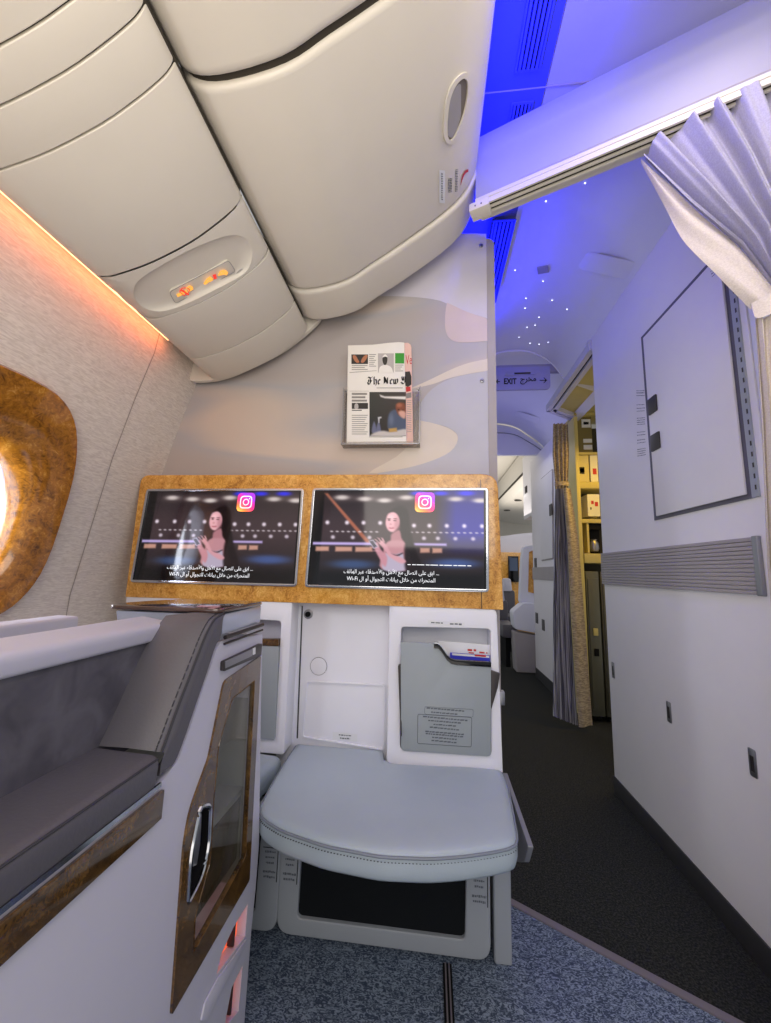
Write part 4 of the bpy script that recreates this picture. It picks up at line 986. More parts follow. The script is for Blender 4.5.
def bstick(px, rows, mi0, seed, name):
    q = [bin_pt(*R3(u, v), 0.0016) for u, v in px]; q2 = [bin_pt(*R3(u, v), 0.0022) for u, v in px]
    mb = MB()
    if mi0 is not None: mb.poly(q, 0)
    micro(mb, quad_map(q2), rows, 1, seed=seed); return obj(name, mb, [M['placard'], M['text_grey']], t, fix=False, smooth=False)
bstick([(540, 484), (556, 486), (556, 580), (540, 578)], [(0.3, 0.6, 0.08+0.07*i, 0.13+0.07*i) for i in range(12)], 0, 4, 'sticker')
bstick([(562, 480), (598, 478), (596, 555), (560, 558)], [(0.1, 0.4, 0.35+0.06*i, 0.40+0.06*i) for i in range(9)]+[(0.65, 0.85, 0.05+0.06*i, 0.09+0.06*i) for i in range(14)], None, 6, 'printed_notice')
mb = MB(); cr = spline([(622, 482), (612, 488), (604, 505), (600, 528)], 6); ci = spline([(601, 528), (607, 508), (615, 494), (622, 490)], 6)
mb.poly([bin_pt(*R3(u, v), 0.002) for u, v in cr+ci]); obj('red_crescent', mb, M['red'], t, fix=False, smooth=False)
t = thing('overhead_bin', 'cream overhead bin nearest the camera, cut off by top edge', 'overhead bin', (-0.15, -0.2, 2.3), 'overhead bins')
mb = MB(); mb.prism(BPOLY, 'y', -0.9, YGAP-0.004); obj('bin_door', mb, M['bin'], t, bevel=0.02, seg=4, ang=50)
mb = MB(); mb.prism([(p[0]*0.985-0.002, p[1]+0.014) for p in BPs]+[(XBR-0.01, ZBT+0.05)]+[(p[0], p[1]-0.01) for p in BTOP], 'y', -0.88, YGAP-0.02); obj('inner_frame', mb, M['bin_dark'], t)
# ================================================================== SIDE CONSOLE between the seats
X0 = -0.39; YEND = 0.917
def S(u, v): return (u/2.363, 590+v/2.363)           # crop of the left foreground
def T5(u, v): return (160+u/5.68, 600+v/5.68)
def B4(u, v): return (150+u/4.04, 770+v/4.04)
Xb = None
zcu = aX(157.5, 752, X0)[2]                             # height of the armrest cushion
pb = aZ(99, 746, zcu); Xb = pb[0]                       # its back edge
yarm = aX(161, 765, X0)[1]                              # far end of the armrest
t = thing('side_console', 'lavender console between the seats with burl trim and minibar door', 'console', (X0, 0.4, 0))
zlow = aX(161, 782, X0)[2]
prof = yz([(262.5, 634), (221, 642), (217, 649), (205, 682), (190, 728), (178, 760), (168, 774)], X0)
door_px = [(222.5, 681), (259.5, 655.6), (248, 880), (169.5, 1015), (182, 845), (188, 810), (207, 758)]
door = yz(door_px, X0)
slot1 = yz([B4(u, v) for u, v in [(395, 540), (384, 672), (268, 828), (290, 740), (335, 640)]], X0)
slot2 = yz([B4(u, v) for u, v in [(374, 790), (358, 975), (300, 1040), (330, 880)]], X0)
eprof = yz([(262.5, 634), (261, 700), (260, 770), (259, 844), (255.5, 890), (251.5, 928), (245.5, 1007)], X0)
print('console end', eprof)
eprof.append((eprof[-1][0], 0.02))
body = eprof[::-1]+prof[1:]+[(yarm, zlow-0.004), (-0.7, zlow-0.004), (-0.7, 0.02)]
mb = MB(); mb.prism(body, 'x', X0-0.03, X0)
# side panel with real openings for the door and lamp slots (cut with bmesh polygons)
def panel_with_holes(outer, holes, x0, x1, name, m, parent):
    import mathutils
    from mathutils.geometry import delaunay_2d_cdt
    vs = []; ed = []
    for lp_ in [outer]+holes:
        o = len(vs); vs += [mathutils.Vector(p) for p in lp_]; ed += [(o+i, o+(i+1) % len(lp_)) for i in range(len(lp_))]
    r = delaunay_2d_cdt(vs, ed, [], 0, 1e-6)
    def inside(p, poly):
        c_ = False
        for i in range(len(poly)):
            a, b = poly[i-1], poly[i]
            if (a[1] > p[1]) != (b[1] > p[1]) and p[0] < (b[0]-a[0])*(p[1]-a[1])/(b[1]-a[1])+a[0]: c_ = not c_
        return c_
    V, F_ = r[0], []
    for f in r[2]:
        c_ = (sum(V[i][0] for i in f)/len(f), sum(V[i][1] for i in f)/len(f))
        if inside(c_, outer) and not any(inside(c_, h) for h in holes): F_.append(list(f))
    mb = MB(); n = len(V)
    mb.add([(x1, v[0], v[1]) for v in V]+[(x0, v[0], v[1]) for v in V], F_+[[n+i for i in f[::-1]] for f in F_])
    for lp_ in [outer]+holes:
        for i in range(len(lp_)):
            a, b = lp_[i-1], lp_[i]; mb.add([(x1, *a), (x1, *b), (x0, *b), (x0, *a)], [(0, 1, 2, 3)])
    return obj(name, mb, m, parent, smooth=False)
glass_px = [S(u, v) for u, v in [(545, 256), (598, 214), (576, 632), (452, 858), (456, 770), (492, 640), (500, 500), (512, 365)]]
glassp = yz(glass_px, X0)
panel_with_holes(body, [inset(door, 0.004), slot1, slot2], X0-0.02, X0, 'side_panel', M['lav'], t)
# end face, far side and back of the console
mb = MB(); mb.prism(eprof+[(p[0]-0.012, p[1]) for p in eprof[::-1]], 'x', X0-0.33, X0-0.021); obj('end_panel', mb, M['white'], t)
mb = MB(); mb.box(X0-0.33, X0-0.31, -0.7, YEND-0.012, 0.0, 0.55); obj('rear_panel', mb, M['lav'], t)
mb = MB(); mb.box(X0-0.31, X0-0.14, -0.7, YEND-0.012, 0.10, 0.115); obj('inner_floor', mb, M['mblack'], t)
# minibar niche behind the glass
nz0, nz1 = min(p[1] for p in door), max(p[1] for p in door); ny0, ny1 = min(p[0] for p in door), max(p[0] for p in door)
mb = MB(); mb.box(X0-0.14, X0-0.13, ny0, ny1, nz0, nz1); mb.box(X0-0.13, X0-0.021, ny1-0.01, ny1-0.004, nz0, nz1); mb.box(X0-0.13, X0-0.021, ny0, ny1, (nz0*0.62+nz1*0.38), (nz0*0.62+nz1*0.38)+0.012)
nic_ = obj('minibar_niche', mb, mat('niche_grey', (168, 168, 158), 0.5), t)  # kept pale to stand in for light reflected on the door glass
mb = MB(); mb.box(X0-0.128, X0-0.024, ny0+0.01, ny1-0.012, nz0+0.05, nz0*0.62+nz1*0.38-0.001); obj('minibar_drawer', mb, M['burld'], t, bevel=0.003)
# door
dpoly = rpoly(door, [0.012, 0.006, 0.006, 0.004, 0.02, 0.02, 0.006], 4)
hpx = rpoly([S(u, v) for u, v in [(468, 512), (492, 506), (488, 610), (470, 680), (438, 742), (446, 620)]], [6, 5, 12, 10, 4, 12], 4)
hand = yz(hpx, X0)
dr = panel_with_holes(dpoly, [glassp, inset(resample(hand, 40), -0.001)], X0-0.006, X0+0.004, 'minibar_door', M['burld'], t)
mb = MB(); mb.prism(inset(resample(glassp, 64), -0.003), 'x', X0-0.004, X0-0.001); obj('door_glass', mb, M['dglass'], dr)
mb = MB(); mb.tube([(X0+0.004, p[0], p[1]) for p in resample(hand, 48)], 0.0035, 6, True); obj('handle_rim', mb, M['chrome'], dr)
hr = inset(resample(hand, 40), 0.0005); mb = MB(); mb.prism(hr, 'x', X0-0.018, X0-0.014); mb.loft([[(x_, p[0], p[1]) for p in hr] for x_ in (X0-0.014, X0+0.0045)], cap=False); obj('handle_cup', mb, M['mblack'], dr)
hg = yz([S(u, v) for u, v in [(470, 530), (480, 528), (476, 600), (468, 650), (455, 655), (460, 580)]], X0)
mb = MB(); mb.prism(rpoly(hg, 0.003, 3), 'x', X0-0.013, X0-0.002); obj('handle', mb, M['steel'], dr, bevel=0.002)
mb = MB(); mb.tube([(X0+0.0035, p[0], p[1]) for p in resample(glassp, 64)], 0.0016, 5, True); obj('glass_bead', mb, M['burld'], dr)
# armrest trim and chrome line
tr = yz([(161, 789), (161, 815.5)], X0)
mb = MB(); mb.prism([(tr[0][0], tr[0][1]), (-0.7, tr[0][1]), (-0.7, tr[1][1]), (tr[0][0], tr[1][1])], 'x', X0+0.0005, X0+0.006); obj('wood_trim', mb, M['burld'], t, bevel=0.001)
mb = MB(); mb.box(X0+0.0005, X0+0.004, -0.7, yarm, tr[0][1]+0.006, tr[0][1]+0.012); obj('chrome_strip', mb, M['chrome'], t)
# control strip above the door
cs_ = yz([T5(u, v) for u, v in [(342, 348), (584, 236), (584, 302), (340, 405)]], X0)
cs_ = [(min(p[0], YEND-0.004), p[1]) for p in cs_]
mb = MB(); mb.prism(rpoly(cs_, 0.004, 3), 'x', X0, X0+0.008); cst = obj('control_strip', mb, M['darkmetal'], t, bevel=0.002)
ci_ = yz([T5(u, v) for u, v in [(368, 348), (520, 278), (520, 318), (368, 388)]], X0+0.008)
mb = MB(); mb.prism(ci_, 'x', X0+0.0082, X0+0.0095); obj('display_window', mb, M['steel'], cst)
cj = yz([T5(u, v) for u, v in [(525, 275), (538, 269), (538, 306), (525, 312)]], X0+0.008)
mb = MB(); mb.prism(cj, 'x', X0+0.0082, X0+0.010); obj('button', mb, M['placard'], cst)
# cocktail tray top
ZT_ = aX(262, 606, X0)[2]
ztr = yz([T5(u, v) for u, v in [(352, 84), (588, 28), (592, 125), (362, 200)]], X0)
mb = MB(); mb.prism([ztr[0], (YEND, ztr[1][1]), (YEND, ztr[2][1]), ztr[3]], 'x', X0-0.22, X0-0.002); obj('tray_body', mb, mat('tray_side', (176, 182, 200), 0.15, coat=0.5), t, bevel=0.004)
mb = MB(); zt0 = max(ztr[0][1], ztr[1][1]); mb.prism(rpoly([(X0+0.002, ztr[0][0]-0.01), (X0+0.002, YEND+0.005), (X0-0.20, YEND+0.005), (X0-0.24, ztr[0][0]+0.05), (X0-0.23, ztr[0][0]-0.01)], 0.02, 4), 'z', zt0, zt0+0.008); obj('tray_top', mb, mat('tray_gloss', (70, 48, 40), 0.08, coat=1), t, bevel=0.003)
mb = MB(); mb.tube([(X0+0.003, ztr[3][0], ztr[3][1]-0.004), (X0+0.003, YEND+0.003, ztr[2][1]-0.004)], 0.004, 8); mb.tube([(X0+0.003, ztr[3][0], ztr[3][1]-0.016), (X0+0.003, YEND+0.003, ztr[2][1]-0.016)], 0.0025, 8); obj('tray_rail', mb, M['darkmetal'], t)
# lit footwell slots
for i, sl in enumerate((slot1, slot2)):
    mb = MB(); mb.prism(inset(sl, -0.004), 'x', X0-0.025, X0-0.0205); obj('footwell_light', mb, M['salmon'], t)
for pxs, mm in (([(384, 680), (384, 700), (225, 1010), (200, 1010), (215, 940), (270, 838)], 'steel'), ([(362, 585), (352, 712), (346, 718), (356, 595)], 'darkmetal'), ([(352, 835), (340, 990), (334, 995), (346, 848)], 'darkmetal')):
    q = yz([B4(u, v) for u, v in pxs], X0); mb = MB()
    if mm == 'steel': mb.prism(q, 'x', X0+0.0005, X0+0.004)
    else: mb.prism(q, 'x', X0-0.020, X0-0.006)
    obj('slat', mb, M['lav'] if mm == 'steel' else M['darkmetal'], t, bevel=0.001)
# padded armrest
t = thing('armrest', 'dark grey padded leather armrest along the side console', 'armrest', (X0, 0.2, zcu))
mb = MB(); mb.prism(rpoly([(Xb-0.01, zlow), (X0+0.003, zlow), (X0+0.006, zcu-0.004), (Xb-0.01, zcu)], [0.004, 0.006, 0.016, 0.004], 5), 'y', -0.7, yarm-0.012); obj('pad', mb, M['dleather'], t, bevel=0.004, ang=60)
mb = MB()
for dz_ in (0.0,): mb.tube([(X0+0.0035, -0.7, zcu-0.008), (X0+0.0035, yarm-0.014, zcu-0.008)], 0.0016, 5)
obj('seam', mb, M['stitch'], t)
# end bolster: curved surface rising from the armrest to the tray
sp_f = spline([aX(x, y, X0) for x, y in [(159.5, 752), (164, 740), (176, 707), (190, 671), (202, 640), (208, 627), (214, 618), (222, 613)]], 4)
n = len(sp_f)
lb = spline([aX(x, y, Xb) for x, y in [(99, 746), (104, 735), (117, 708), (131, 677), (143, 652), (149, 640), (156, 628), (166, 615.5)]], 4)
outr = spline([aX(x, y, X0+0.004) for x, y in [(160, 776), (168, 768), (178, 757), (198, 700), (208, 671), (216, 646), (221, 638), (223.5, 620)]], 4)
seam_r = [(X0+0.004, p[1], p[2]) for p in sp_f]
mb = MB()
rows = []; stl = []
for a, b, c in zip(lb, sp_f, outr):
    m1 = tuple(b[k]+(a[k]-b[k])*0.06 for k in range(3)); stl.append((m1[0], m1[1]-0.0008, m1[2]+0.0008))
    rows.append([(a[0], a[1]+0.03, a[2]-0.01), a, tuple((a[k]+b[k])/2+(0, -0.006, 0.004)[k] for k in range(3)), (m1[0], m1[1], m1[2]), (X0-0.004, b[1]+0.001, b[2]-0.0005), (X0+0.004, b[1]+0.006, b[2]-0.003), (X0+0.004, (b[1]+c[1])/2, (b[2]+c[2])/2), (X0+0.003, c[1], c[2]), (X0-0.02, c[1], c[2])])
mb.loft(rows, cap=False, closed=False); obj('bolster', mb, M['dleather'], t, fix=True, ang=75)
mb = MB(); mb.tube([(X0+0.0015, p[1]+0.003, p[2]-0.001) for p in sp_f], 0.0022, 6); [mb.tube([stl[i], tuple((stl[i][k]+stl[i+1][k])/2+(stl[i+1][k]-stl[i][k])*0.2 for k in range(3))], 0.0011, 5) for i in range(len(stl)-1)]; obj('bolster_seam', mb, M['stitch'], t)
mb = MB(); zlb = aX(0, 680, Xb)[2] if False else None
# padded back and white ledge above
zl0 = hit_prof(146, 643, [(Xb, 0.3), (Xb, 1.3)])[2]
mb = MB(); mb.box(Xb-0.03, Xb, -0.7, lb[0][1]+0.16, zcu-0.03, zl0); obj('back_pad', mb, M['suede'], t)
t = thing('privacy_ledge', 'smooth white ledge above the dark padded armrest back', 'ledge', (Xb, 0.2, zl0))
pt = [hit_prof(x, y, [(Xb-0.05, 0.3), (Xb-0.05, 1.3)]) for x, y in ((147, 642), (160, 613))]
ztop = pt[1][2]
yl1 = aX(163, 614, Xb)[1]
mb = MB(); mb.prism(rpoly([(Xb-0.06, zl0), (Xb+0.006, zl0), (Xb+0.008, ztop-0.01), (Xb-0.06, ztop)], [0.004, 0.006, 0.012, 0.012], 4), 'y', -0.7, yl1+0.02); obj('ledge_cap', mb, M['lav'], t, bevel=0.004)
# low shell by the window
sh = [aX(x, y, -0.80) for x, y in ((79, 616), (79, 620))]
mb = MB(); mb.prism(rpoly([(-0.86, 0.0), (-0.80, 0.0), (-0.80, sh[0][2]), (-0.86, sh[0][2])], 0.008, 3), 'y', -0.7, sh[0][1]); tag(obj('seat_shell_edge', mb, M['lav'], bevel=0.004), 'thin pale shell edge under the window, left of the ledge', 'seat shell')
# ================================================================== RIGHT HAND CABINET
XK = 0.874
far = aZ(613, 790, 0)
YK0 = aX(760, 540, XK)[1]+0.0; YK1 = aX(604, 580, XK)[1]
ZK = aX(597, 330, XK)[2]
KT = aX(690, 195, XK)[2]; ZKT = (ZK+KT)/2
print('cab', YK0, YK1, ZK, KT)
t = thing('storage_cabinet', 'tall white cabinet beside the aisle with locker door and grey strip', 'cabinet', (XK+0.3, (YK0+YK1)/2, 0))
mb = MB(); mb.box(XK, XK+0.7, YK0-0.04, YK1, 0.0, ZKT); obj('carcass', mb, M['white2'], t, bevel=0.004)
mb = MB(); mb.box(XK-0.006, XK, YK0-0.04, YK1+0.003, 0.0, 0.075); obj('kick_plate', mb, M['kick'], t, bevel=0.001)
dq = yz([(643, 333), (723, 252), (756.5, 497), (654, 521)], XK)
da = (sum(p[0] for p in (dq[0], dq[3]))/2, sum(p[0] for p in (dq[1], dq[2]))/2); dz = ((dq[0][1]+dq[1][1])/2, (dq[2][1]+dq[3][1])/2)
mb = MB(); mb.prism([(da[0], dz[0]), (da[1], dz[0]), (da[1], dz[1]), (da[0], dz[1])], 'x', XK-0.004, XK-0.0005); obj('door_gap', mb, mat('gasket_grey', (92, 90, 104), 0.6), t)
mb = MB(); g = 0.010; mb.box(XK-0.012, XK-0.0042, da[1]+0.012, da[0]-0.028, dz[1]+0.012, dz[0]-0.020); dr = obj('locker_door', mb, M['white2'], t, bevel=0.003)
def S9(u, v): return (620+u/3.41, 320+v/3.41)
for c in ((112, 290), (122, 415)):
    p = aX(*S9(*c), XK-0.013)
    mb = MB(); mb.prism(rpoly([(p[1]-0.03, p[2]-0.033), (p[1]+0.03, p[2]-0.033), (p[1]+0.03, p[2]+0.033), (p[1]-0.03, p[2]+0.033)], 0.006, 3), 'x', XK-0.017, XK-0.0125)
    l = obj('slam_latch', mb, M['darkmetal'], dr, bevel=0.001)
    mb = MB(); mb.box(XK-0.021, XK-0.0172, p[1]-0.016, p[1]+0.006, p[2]-0.024, p[2]+0.024); obj('latch_paddle', mb, M['steel'], l, bevel=0.001)
mb = MB()
for i in range(24):
    z = dz[1]+0.02+(dz[0]-dz[1]-0.04)*i/24
    mb.box(XK-0.0062, XK-0.003, da[1]-0.021, da[1]-0.017, z, z+0.013)
hg = MB(); hg.box(XK-0.005, XK-0.0005, da[1]-0.026, da[1]-0.002, dz[1], dz[0]); hgo = obj('piano_hinge', hg, M['lgrey'], t); obj('hinge_knuckles', mb, M['darkmetal'], hgo)
mb = MB(); z0, z1 = aX(606, 584, XK)[2], aX(604, 553, XK)[2]; z0 = (z0+aX(760, 596, XK)[2])/2; z1 = (z1+aX(760, 537, XK)[2])/2
n = 13
for i in range(n):
    a = z0+(z1-z0)*i/n; mb.box(XK-0.012, XK-0.0005, YK0+0.012, YK1-0.002, a+0.0006, a+(z1-z0)/n-0.0006)
bs = obj('bump_strip', mb, M['strip'], t, bevel=0.0015); mb = MB(); mb.box(XK-0.014, XK-0.0005, YK0-0.006, YK0+0.012, z0-0.002, z1+0.002); obj('strip_end', mb, M['steel'], bs, bevel=0.003)
for c in ((669.5, 712), (753.5, 763), (613.5, 670)):
    p = aX(*c, XK); w, h = 0.013, 0.036
    mb = MB(); mb.prism(rpoly([(p[1]-w, p[2]-h), (p[1]+w, p[2]-h), (p[1]+w, p[2]+h), (p[1]-w, p[2]+h)], 0.005, 3), 'x', XK-0.003, XK-0.0005); v = obj('flush_catch', mb, M['steel'], t, bevel=0.001)
    mb = MB(); mb.box(XK-0.0042, XK-0.0031, p[1]-w*0.45, p[1]+w*0.45, p[2]-h*0.6, p[2]+h*0.5); obj('catch_slot', mb, M['darkmetal'], v)
mb = MB()
q = [aX(*S9(u, v), XK-0.001) for u, v in ((52, 235), (92, 235), (96, 470), (56, 478))]
micro(mb, quad_map(q), [(0.1, 0.7, 0.05+0.0*i, 0.065) for i in range(1)]+[(0.1, 0.8, a, a+0.012) for a in (0.02, 0.05, 0.09, 0.22, 0.27, 0.31, 0.41, 0.44, 0.47, 0.5, 0.61, 0.65, 0.72, 0.76, 0.85, 0.88, 0.91, 0.94)], 0, seed=12)
obj('printed_notice', mb, M['text_grey'], t, fix=False, smooth=False); mb = MB()
q = [aX(x, y, XK-0.0125) for x, y in ((709, 272), (722, 261), (724, 268), (711, 279))]; micro(mb, quad_map(q), [(0.1, 0.9, a, a+0.14) for a in (0.05, 0.4, 0.75)], 0, seed=13)
obj('printed_notice', mb, M['text_grey'], t, fix=False, smooth=False)
# aisle-side edge frame of the cabinet nearest the camera
mb = MB(); mb.box(XK+0.002, XK+0.7, YK0-0.075, YK0-0.042, 0.0, ZKT-0.02); obj('edge_frame', mb, M['white'], t, bevel=0.006)
# ================================================================== CURTAIN HEADER AND RAIL (diagonal across the aisle)
RA = aZ(476, 209, 2.2); RB = aZ(771, 85, 2.2)
rdx, rdy = RB[0]-RA[0], RB[1]-RA[1]; rl = math.hypot(rdx, rdy); rdx /= rl; rdy /= rl
rnx, rny = rdy, -rdx                                    # towards the camera
if rny > 0: rnx, rny = -rnx, -rny
def atP(x, y):
    d = ray(x, y); t_ = (RA[0]*rnx+RA[1]*rny)/(d[0]*rnx+d[1]*rny); return _at(d, t_)
def hdr(sec, t0, t1, name, m, parent=None, **k):
    mb = MB(); R_ = [[(RA[0]+rdx*t_+rnx*o, RA[1]+rdy*t_+rny*o, z) for o, z in sec] for t_ in (t0, t1)]
    mb.loft(R_); return obj(name, mb, m, parent, **k)
zh = [atP(600, 85)[2], atP(540, 130)[2], atP(700, 28)[2], atP(740, 20)[2]]
print('header z', zh, RA, RB)
ZH = min(2.66, max(2.40, (zh[0]+zh[2])/2))
t = thing('curtain_header', 'white beam crossing the aisle ceiling above the curtain rail', 'beam', (RA[0], RA[1], 2.2))
hdr([(0.0, 2.225), (0.004, 2.24), (0.0, ZH-0.09), (0.012, ZH-0.07), (0.022, ZH-0.03), (0.015, ZH), (-0.05, ZH+0.02), (-0.08, ZH), (-0.07, 2.225)], 0.0, rl+0.5, 'beam_fairing', M['beam'], t, ang=40)
hdr([(0.012, 2.214), (0.012, 2.228), (-0.07, 2.228), (-0.07, 2.214)], 0.0, rl+0.5, 'beam_edge', M['bin'], t, bevel=0.003)
hdr([(0.0046, 2.2395), (0.0046, 2.2405), (0.002, 2.2405), (0.002, 2.2395)], 0.14, rl+0.5, 'panel_line', M['groove'], t)
t = thing('curtain_rail', 'slim double track rail running diagonally under the white beam', 'rail', (RA[0], RA[1], 2.2))
hdr([(0.004, 2.203), (0.004, 2.2135), (-0.030, 2.2135), (-0.030, 2.203)], 0.03, rl+0.5, 'track', M['bin_dark'], t)
for i, o_ in enumerate((0.010, -0.008, -0.026)):
    hdr([(o_, 2.196), (o_, 2.2135), (o_-0.006, 2.2135), (o_-0.006, 2.196)], 0.03, rl+0.5, 'track_lip', M['bin'], t)
hdr([(0.014, 2.186), (0.014, 2.215), (-0.034, 2.215), (-0.034, 2.186)], -0.02, 0.045, 'end_bracket', M['bin'], t, bevel=0.004)
for k in (0.0, 0.02):
    mb = MB(); mb.lathe([(0.003, 0), (0.003, 0.002)], (RA[0]+rdx*(k+0.002)+rnx*0.0145, RA[1]+rdy*(k+0.002)+rny*0.0145, 2.199), 'y', 8); obj('screw', mb, M['darkmetal'], t)
# ================================================================== NEAR CURTAIN
def cloth(path_top, path_bot, mids, nU, nV, amp0, amp1, folds, ph=0.0):
    rows = []
    for j in range(nV+1):
        v = j/nV; row = []
        for i in range(nU+1):
            u = i/nU
            stations = [path_top]+mids+[path_bot]
            k = min(len(stations)-2, int(v*(len(stations)-1))); f = v*(len(stations)-1)-k
            f2 = f
            A = stations[k]; Bq = stations[k+1]
            def on(P, u_):
                q = u_*(len(P)-1); i_ = min(len(P)-2, int(q)); g = q-i_
                return tuple(P[i_][c_]+(P[i_+1][c_]-P[i_][c_])*g for c_ in range(3))
            a, b = on(A, u), on(Bq, u); p = [a[c_]+(b[c_]-a[c_])*f2 for c_ in range(3)]
            am = amp0+(amp1-amp0)*v; q_ = 2*math.pi*folds*(u+0.05*math.sin(4.1*u+1.0))+ph; w = am*(math.copysign(abs(math.sin(q_))**0.75, math.sin(q_))+0.3*math.sin(2.3*q_+2.0*v))
            row.append((p[0]+rnx*w, p[1]+rny*w, p[2]))
        rows.append(row)
    return rows
t = thing('aisle_curtain', 'pale lilac curtain gathered and tied back beside the white cabinet', 'curtain', (0.8, 0.95, 1.2))
def rp(x, y, off): 
    d = ray(x, y); c_ = RA[0]*rnx+RA[1]*rny+off; t_ = c_/(d[0]*rnx+d[1]*rny); return _at(d, t_)
tops = [rp(642, 160, 0.0), rp(657, 140, 0.0), rp(690, 122, 0.0), rp(712, 108, 0.0), rp(735, 96, 0.0), rp(775, 80, 0.0)]
m1 = [rp(689, 205, 0.01), rp(707, 190, 0.02), rp(727, 175, 0.02), rp(745, 160, 0.02), rp(762, 150, 0.02), rp(795, 140, 0.0)]
m2 = [rp(741, 247, 0.015), rp(752, 238, 0.03), rp(766, 230, 0.03), rp(778, 222, 0.03), rp(790, 215, 0.03), rp(815, 205, 0.0)]
bt = [rp(776, 292, 0.02), rp(780, 286, 0.04), rp(786, 282, 0.04), rp(792, 278, 0.04), rp(800, 275, 0.04), rp(815, 272, 0.0)]
rows = cloth(spline(tops, 3), spline(bt, 3), [spline(m1, 3), spline(m2, 3)], 150, 30, 0.020, 0.011, 5.2)
for r_ in rows[:2]:
    pass
mb = MB(); mb.loft(rows, cap=False, closed=False); obj('front_cloth', mb, M['curtain'], t, fix=False, ang=80)
# turned-over lining: from the leading edge down to the tie
le = spline([rp(641, 161, -0.004), rp(668, 184, 0.0), rp(700, 213, 0.004), rp(735, 243, 0.006), rp(776, 292, 0.016)], 8)
lb_ = spline([rp(641, 163, -0.006), rp(664, 204, -0.008), rp(684, 242, -0.01), rp(716, 275, -0.006), rp(751, 309, 0.0)], 8)
mb = MB(); rows = []
for j in range(13):
    f = j/12; rows.append([tuple(a[k]+(b[k]-a[k])*f+(rnx, rny, 0)[k]*(0.010*math.sin(math.pi*f)+0.003*math.sin(9*f+i*0.25)) for k in range(3)) for i, (a, b) in enumerate(zip(le, lb_))])
mb.loft(rows, cap=False, closed=False); obj('lining', mb, M['lining'], t, fix=False, ang=80)
# tail below the tie
top = [rp(754, 318, 0.01), rp(766, 316, 0.03), rp(785, 314, 0.03), rp(815, 312, 0.0)]
m1 = [rp(757, 352, 0.01), rp(768, 352, 0.03), rp(788, 352, 0.03), rp(820, 352, 0.0)]
m2 = [rp(761, 420, 0.01), rp(774, 420, 0.03), rp(792, 420, 0.03), rp(820, 420, 0.0)]
b_ = [rp(768, 575, 0.01), rp(778, 575, 0.03), rp(796, 575, 0.03), rp(825, 575, 0.0)]
b2 = [(p[0], p[1], 0.05) for p in b_]
rows = cloth(spline(top, 3), spline(b2, 3), [spline(m1, 3), spline(m2, 3), spline(b_, 3)], 60, 30, 0.008, 0.012, 5)
mb = MB(); mb.loft(rows, cap=False, closed=False); obj('tail', mb, M['lining'], t, fix=False, ang=80)
tb = [rp(752, 309, 0.03), rp(757, 318, 0.035), rp(776, 312, 0.045), rp(815, 298, 0.02)]; tb2 = [rp(750, 303, 0.03), rp(754, 302, 0.035), rp(774, 292, 0.045), rp(815, 282, 0.02)]
mb = MB(); mb.loft([spline(tb, 5), spline(tb2, 5)], cap=False, closed=False); obj('tie_band', mb, M['lining'], t, fix=False)
# ================================================================== AISLE CEILING
# near ceiling, from the bins to beyond the cabinet: strip tinted with the blue light, vent strip, pale panel
ZN = 2.60
xs = aZ(547, 86, ZN); xv0 = aZ(514.5, 75, ZN-0.01); xv1 = aZ(540, 72, ZN-0.01)
print('ceil near', xs, xv0, xv1)
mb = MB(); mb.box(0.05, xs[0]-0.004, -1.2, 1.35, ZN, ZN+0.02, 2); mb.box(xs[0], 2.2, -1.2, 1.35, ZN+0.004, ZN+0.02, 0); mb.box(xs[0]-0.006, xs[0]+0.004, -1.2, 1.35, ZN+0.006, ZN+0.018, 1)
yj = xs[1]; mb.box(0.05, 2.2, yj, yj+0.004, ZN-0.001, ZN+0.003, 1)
struct('ceiling', mb, [M['ceil_near'], M['groove'], M['ceil_blue_lit']])
def vent(x0, x1, y0, y1, z, n, label):
    t = thing('ceiling_vent', label, 'vent', ((x0+x1)/2, (y0+y1)/2, z), 'air vents in the aisle ceiling')
    mb = MB(); e = 0.006
    for b in ((x0, x1, y0, y0+e), (x0, x1, y1-e, y1), (x0, x0+e, y0+e, y1-e), (x1-e, x1, y0+e, y1-e)): mb.box(*b, z-0.006, z-0.0005)
    obj('frame', mb, M['ceil_blue_lit'], t)
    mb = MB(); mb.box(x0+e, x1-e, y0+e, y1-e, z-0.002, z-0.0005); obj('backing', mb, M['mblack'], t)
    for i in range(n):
        a = x0+e+(x1-x0-2*e)*(i+0.2)/n; mb = MB(); mb.box(a, a+(x1-x0-2*e)*0.6/n, y0+e, y1-e, z-0.008, z-0.002); obj('slat', mb, M['ceil_blue_lit'], t)
vent(xv0[0], xv1[0], -0.3, xv0[1], ZN, 5, 'long slatted ceiling vent in the blue light, nearest camera')
a, b = aZ(509, 118, ZN), aZ(534, 100, ZN); vent(min(a[0], b[0]), max(a[0], b[0]), min(a[1], b[1])-0.0, max(a[1], b[1])+0.02, ZN, 5, 'short slatted ceiling vent just above the white beam')
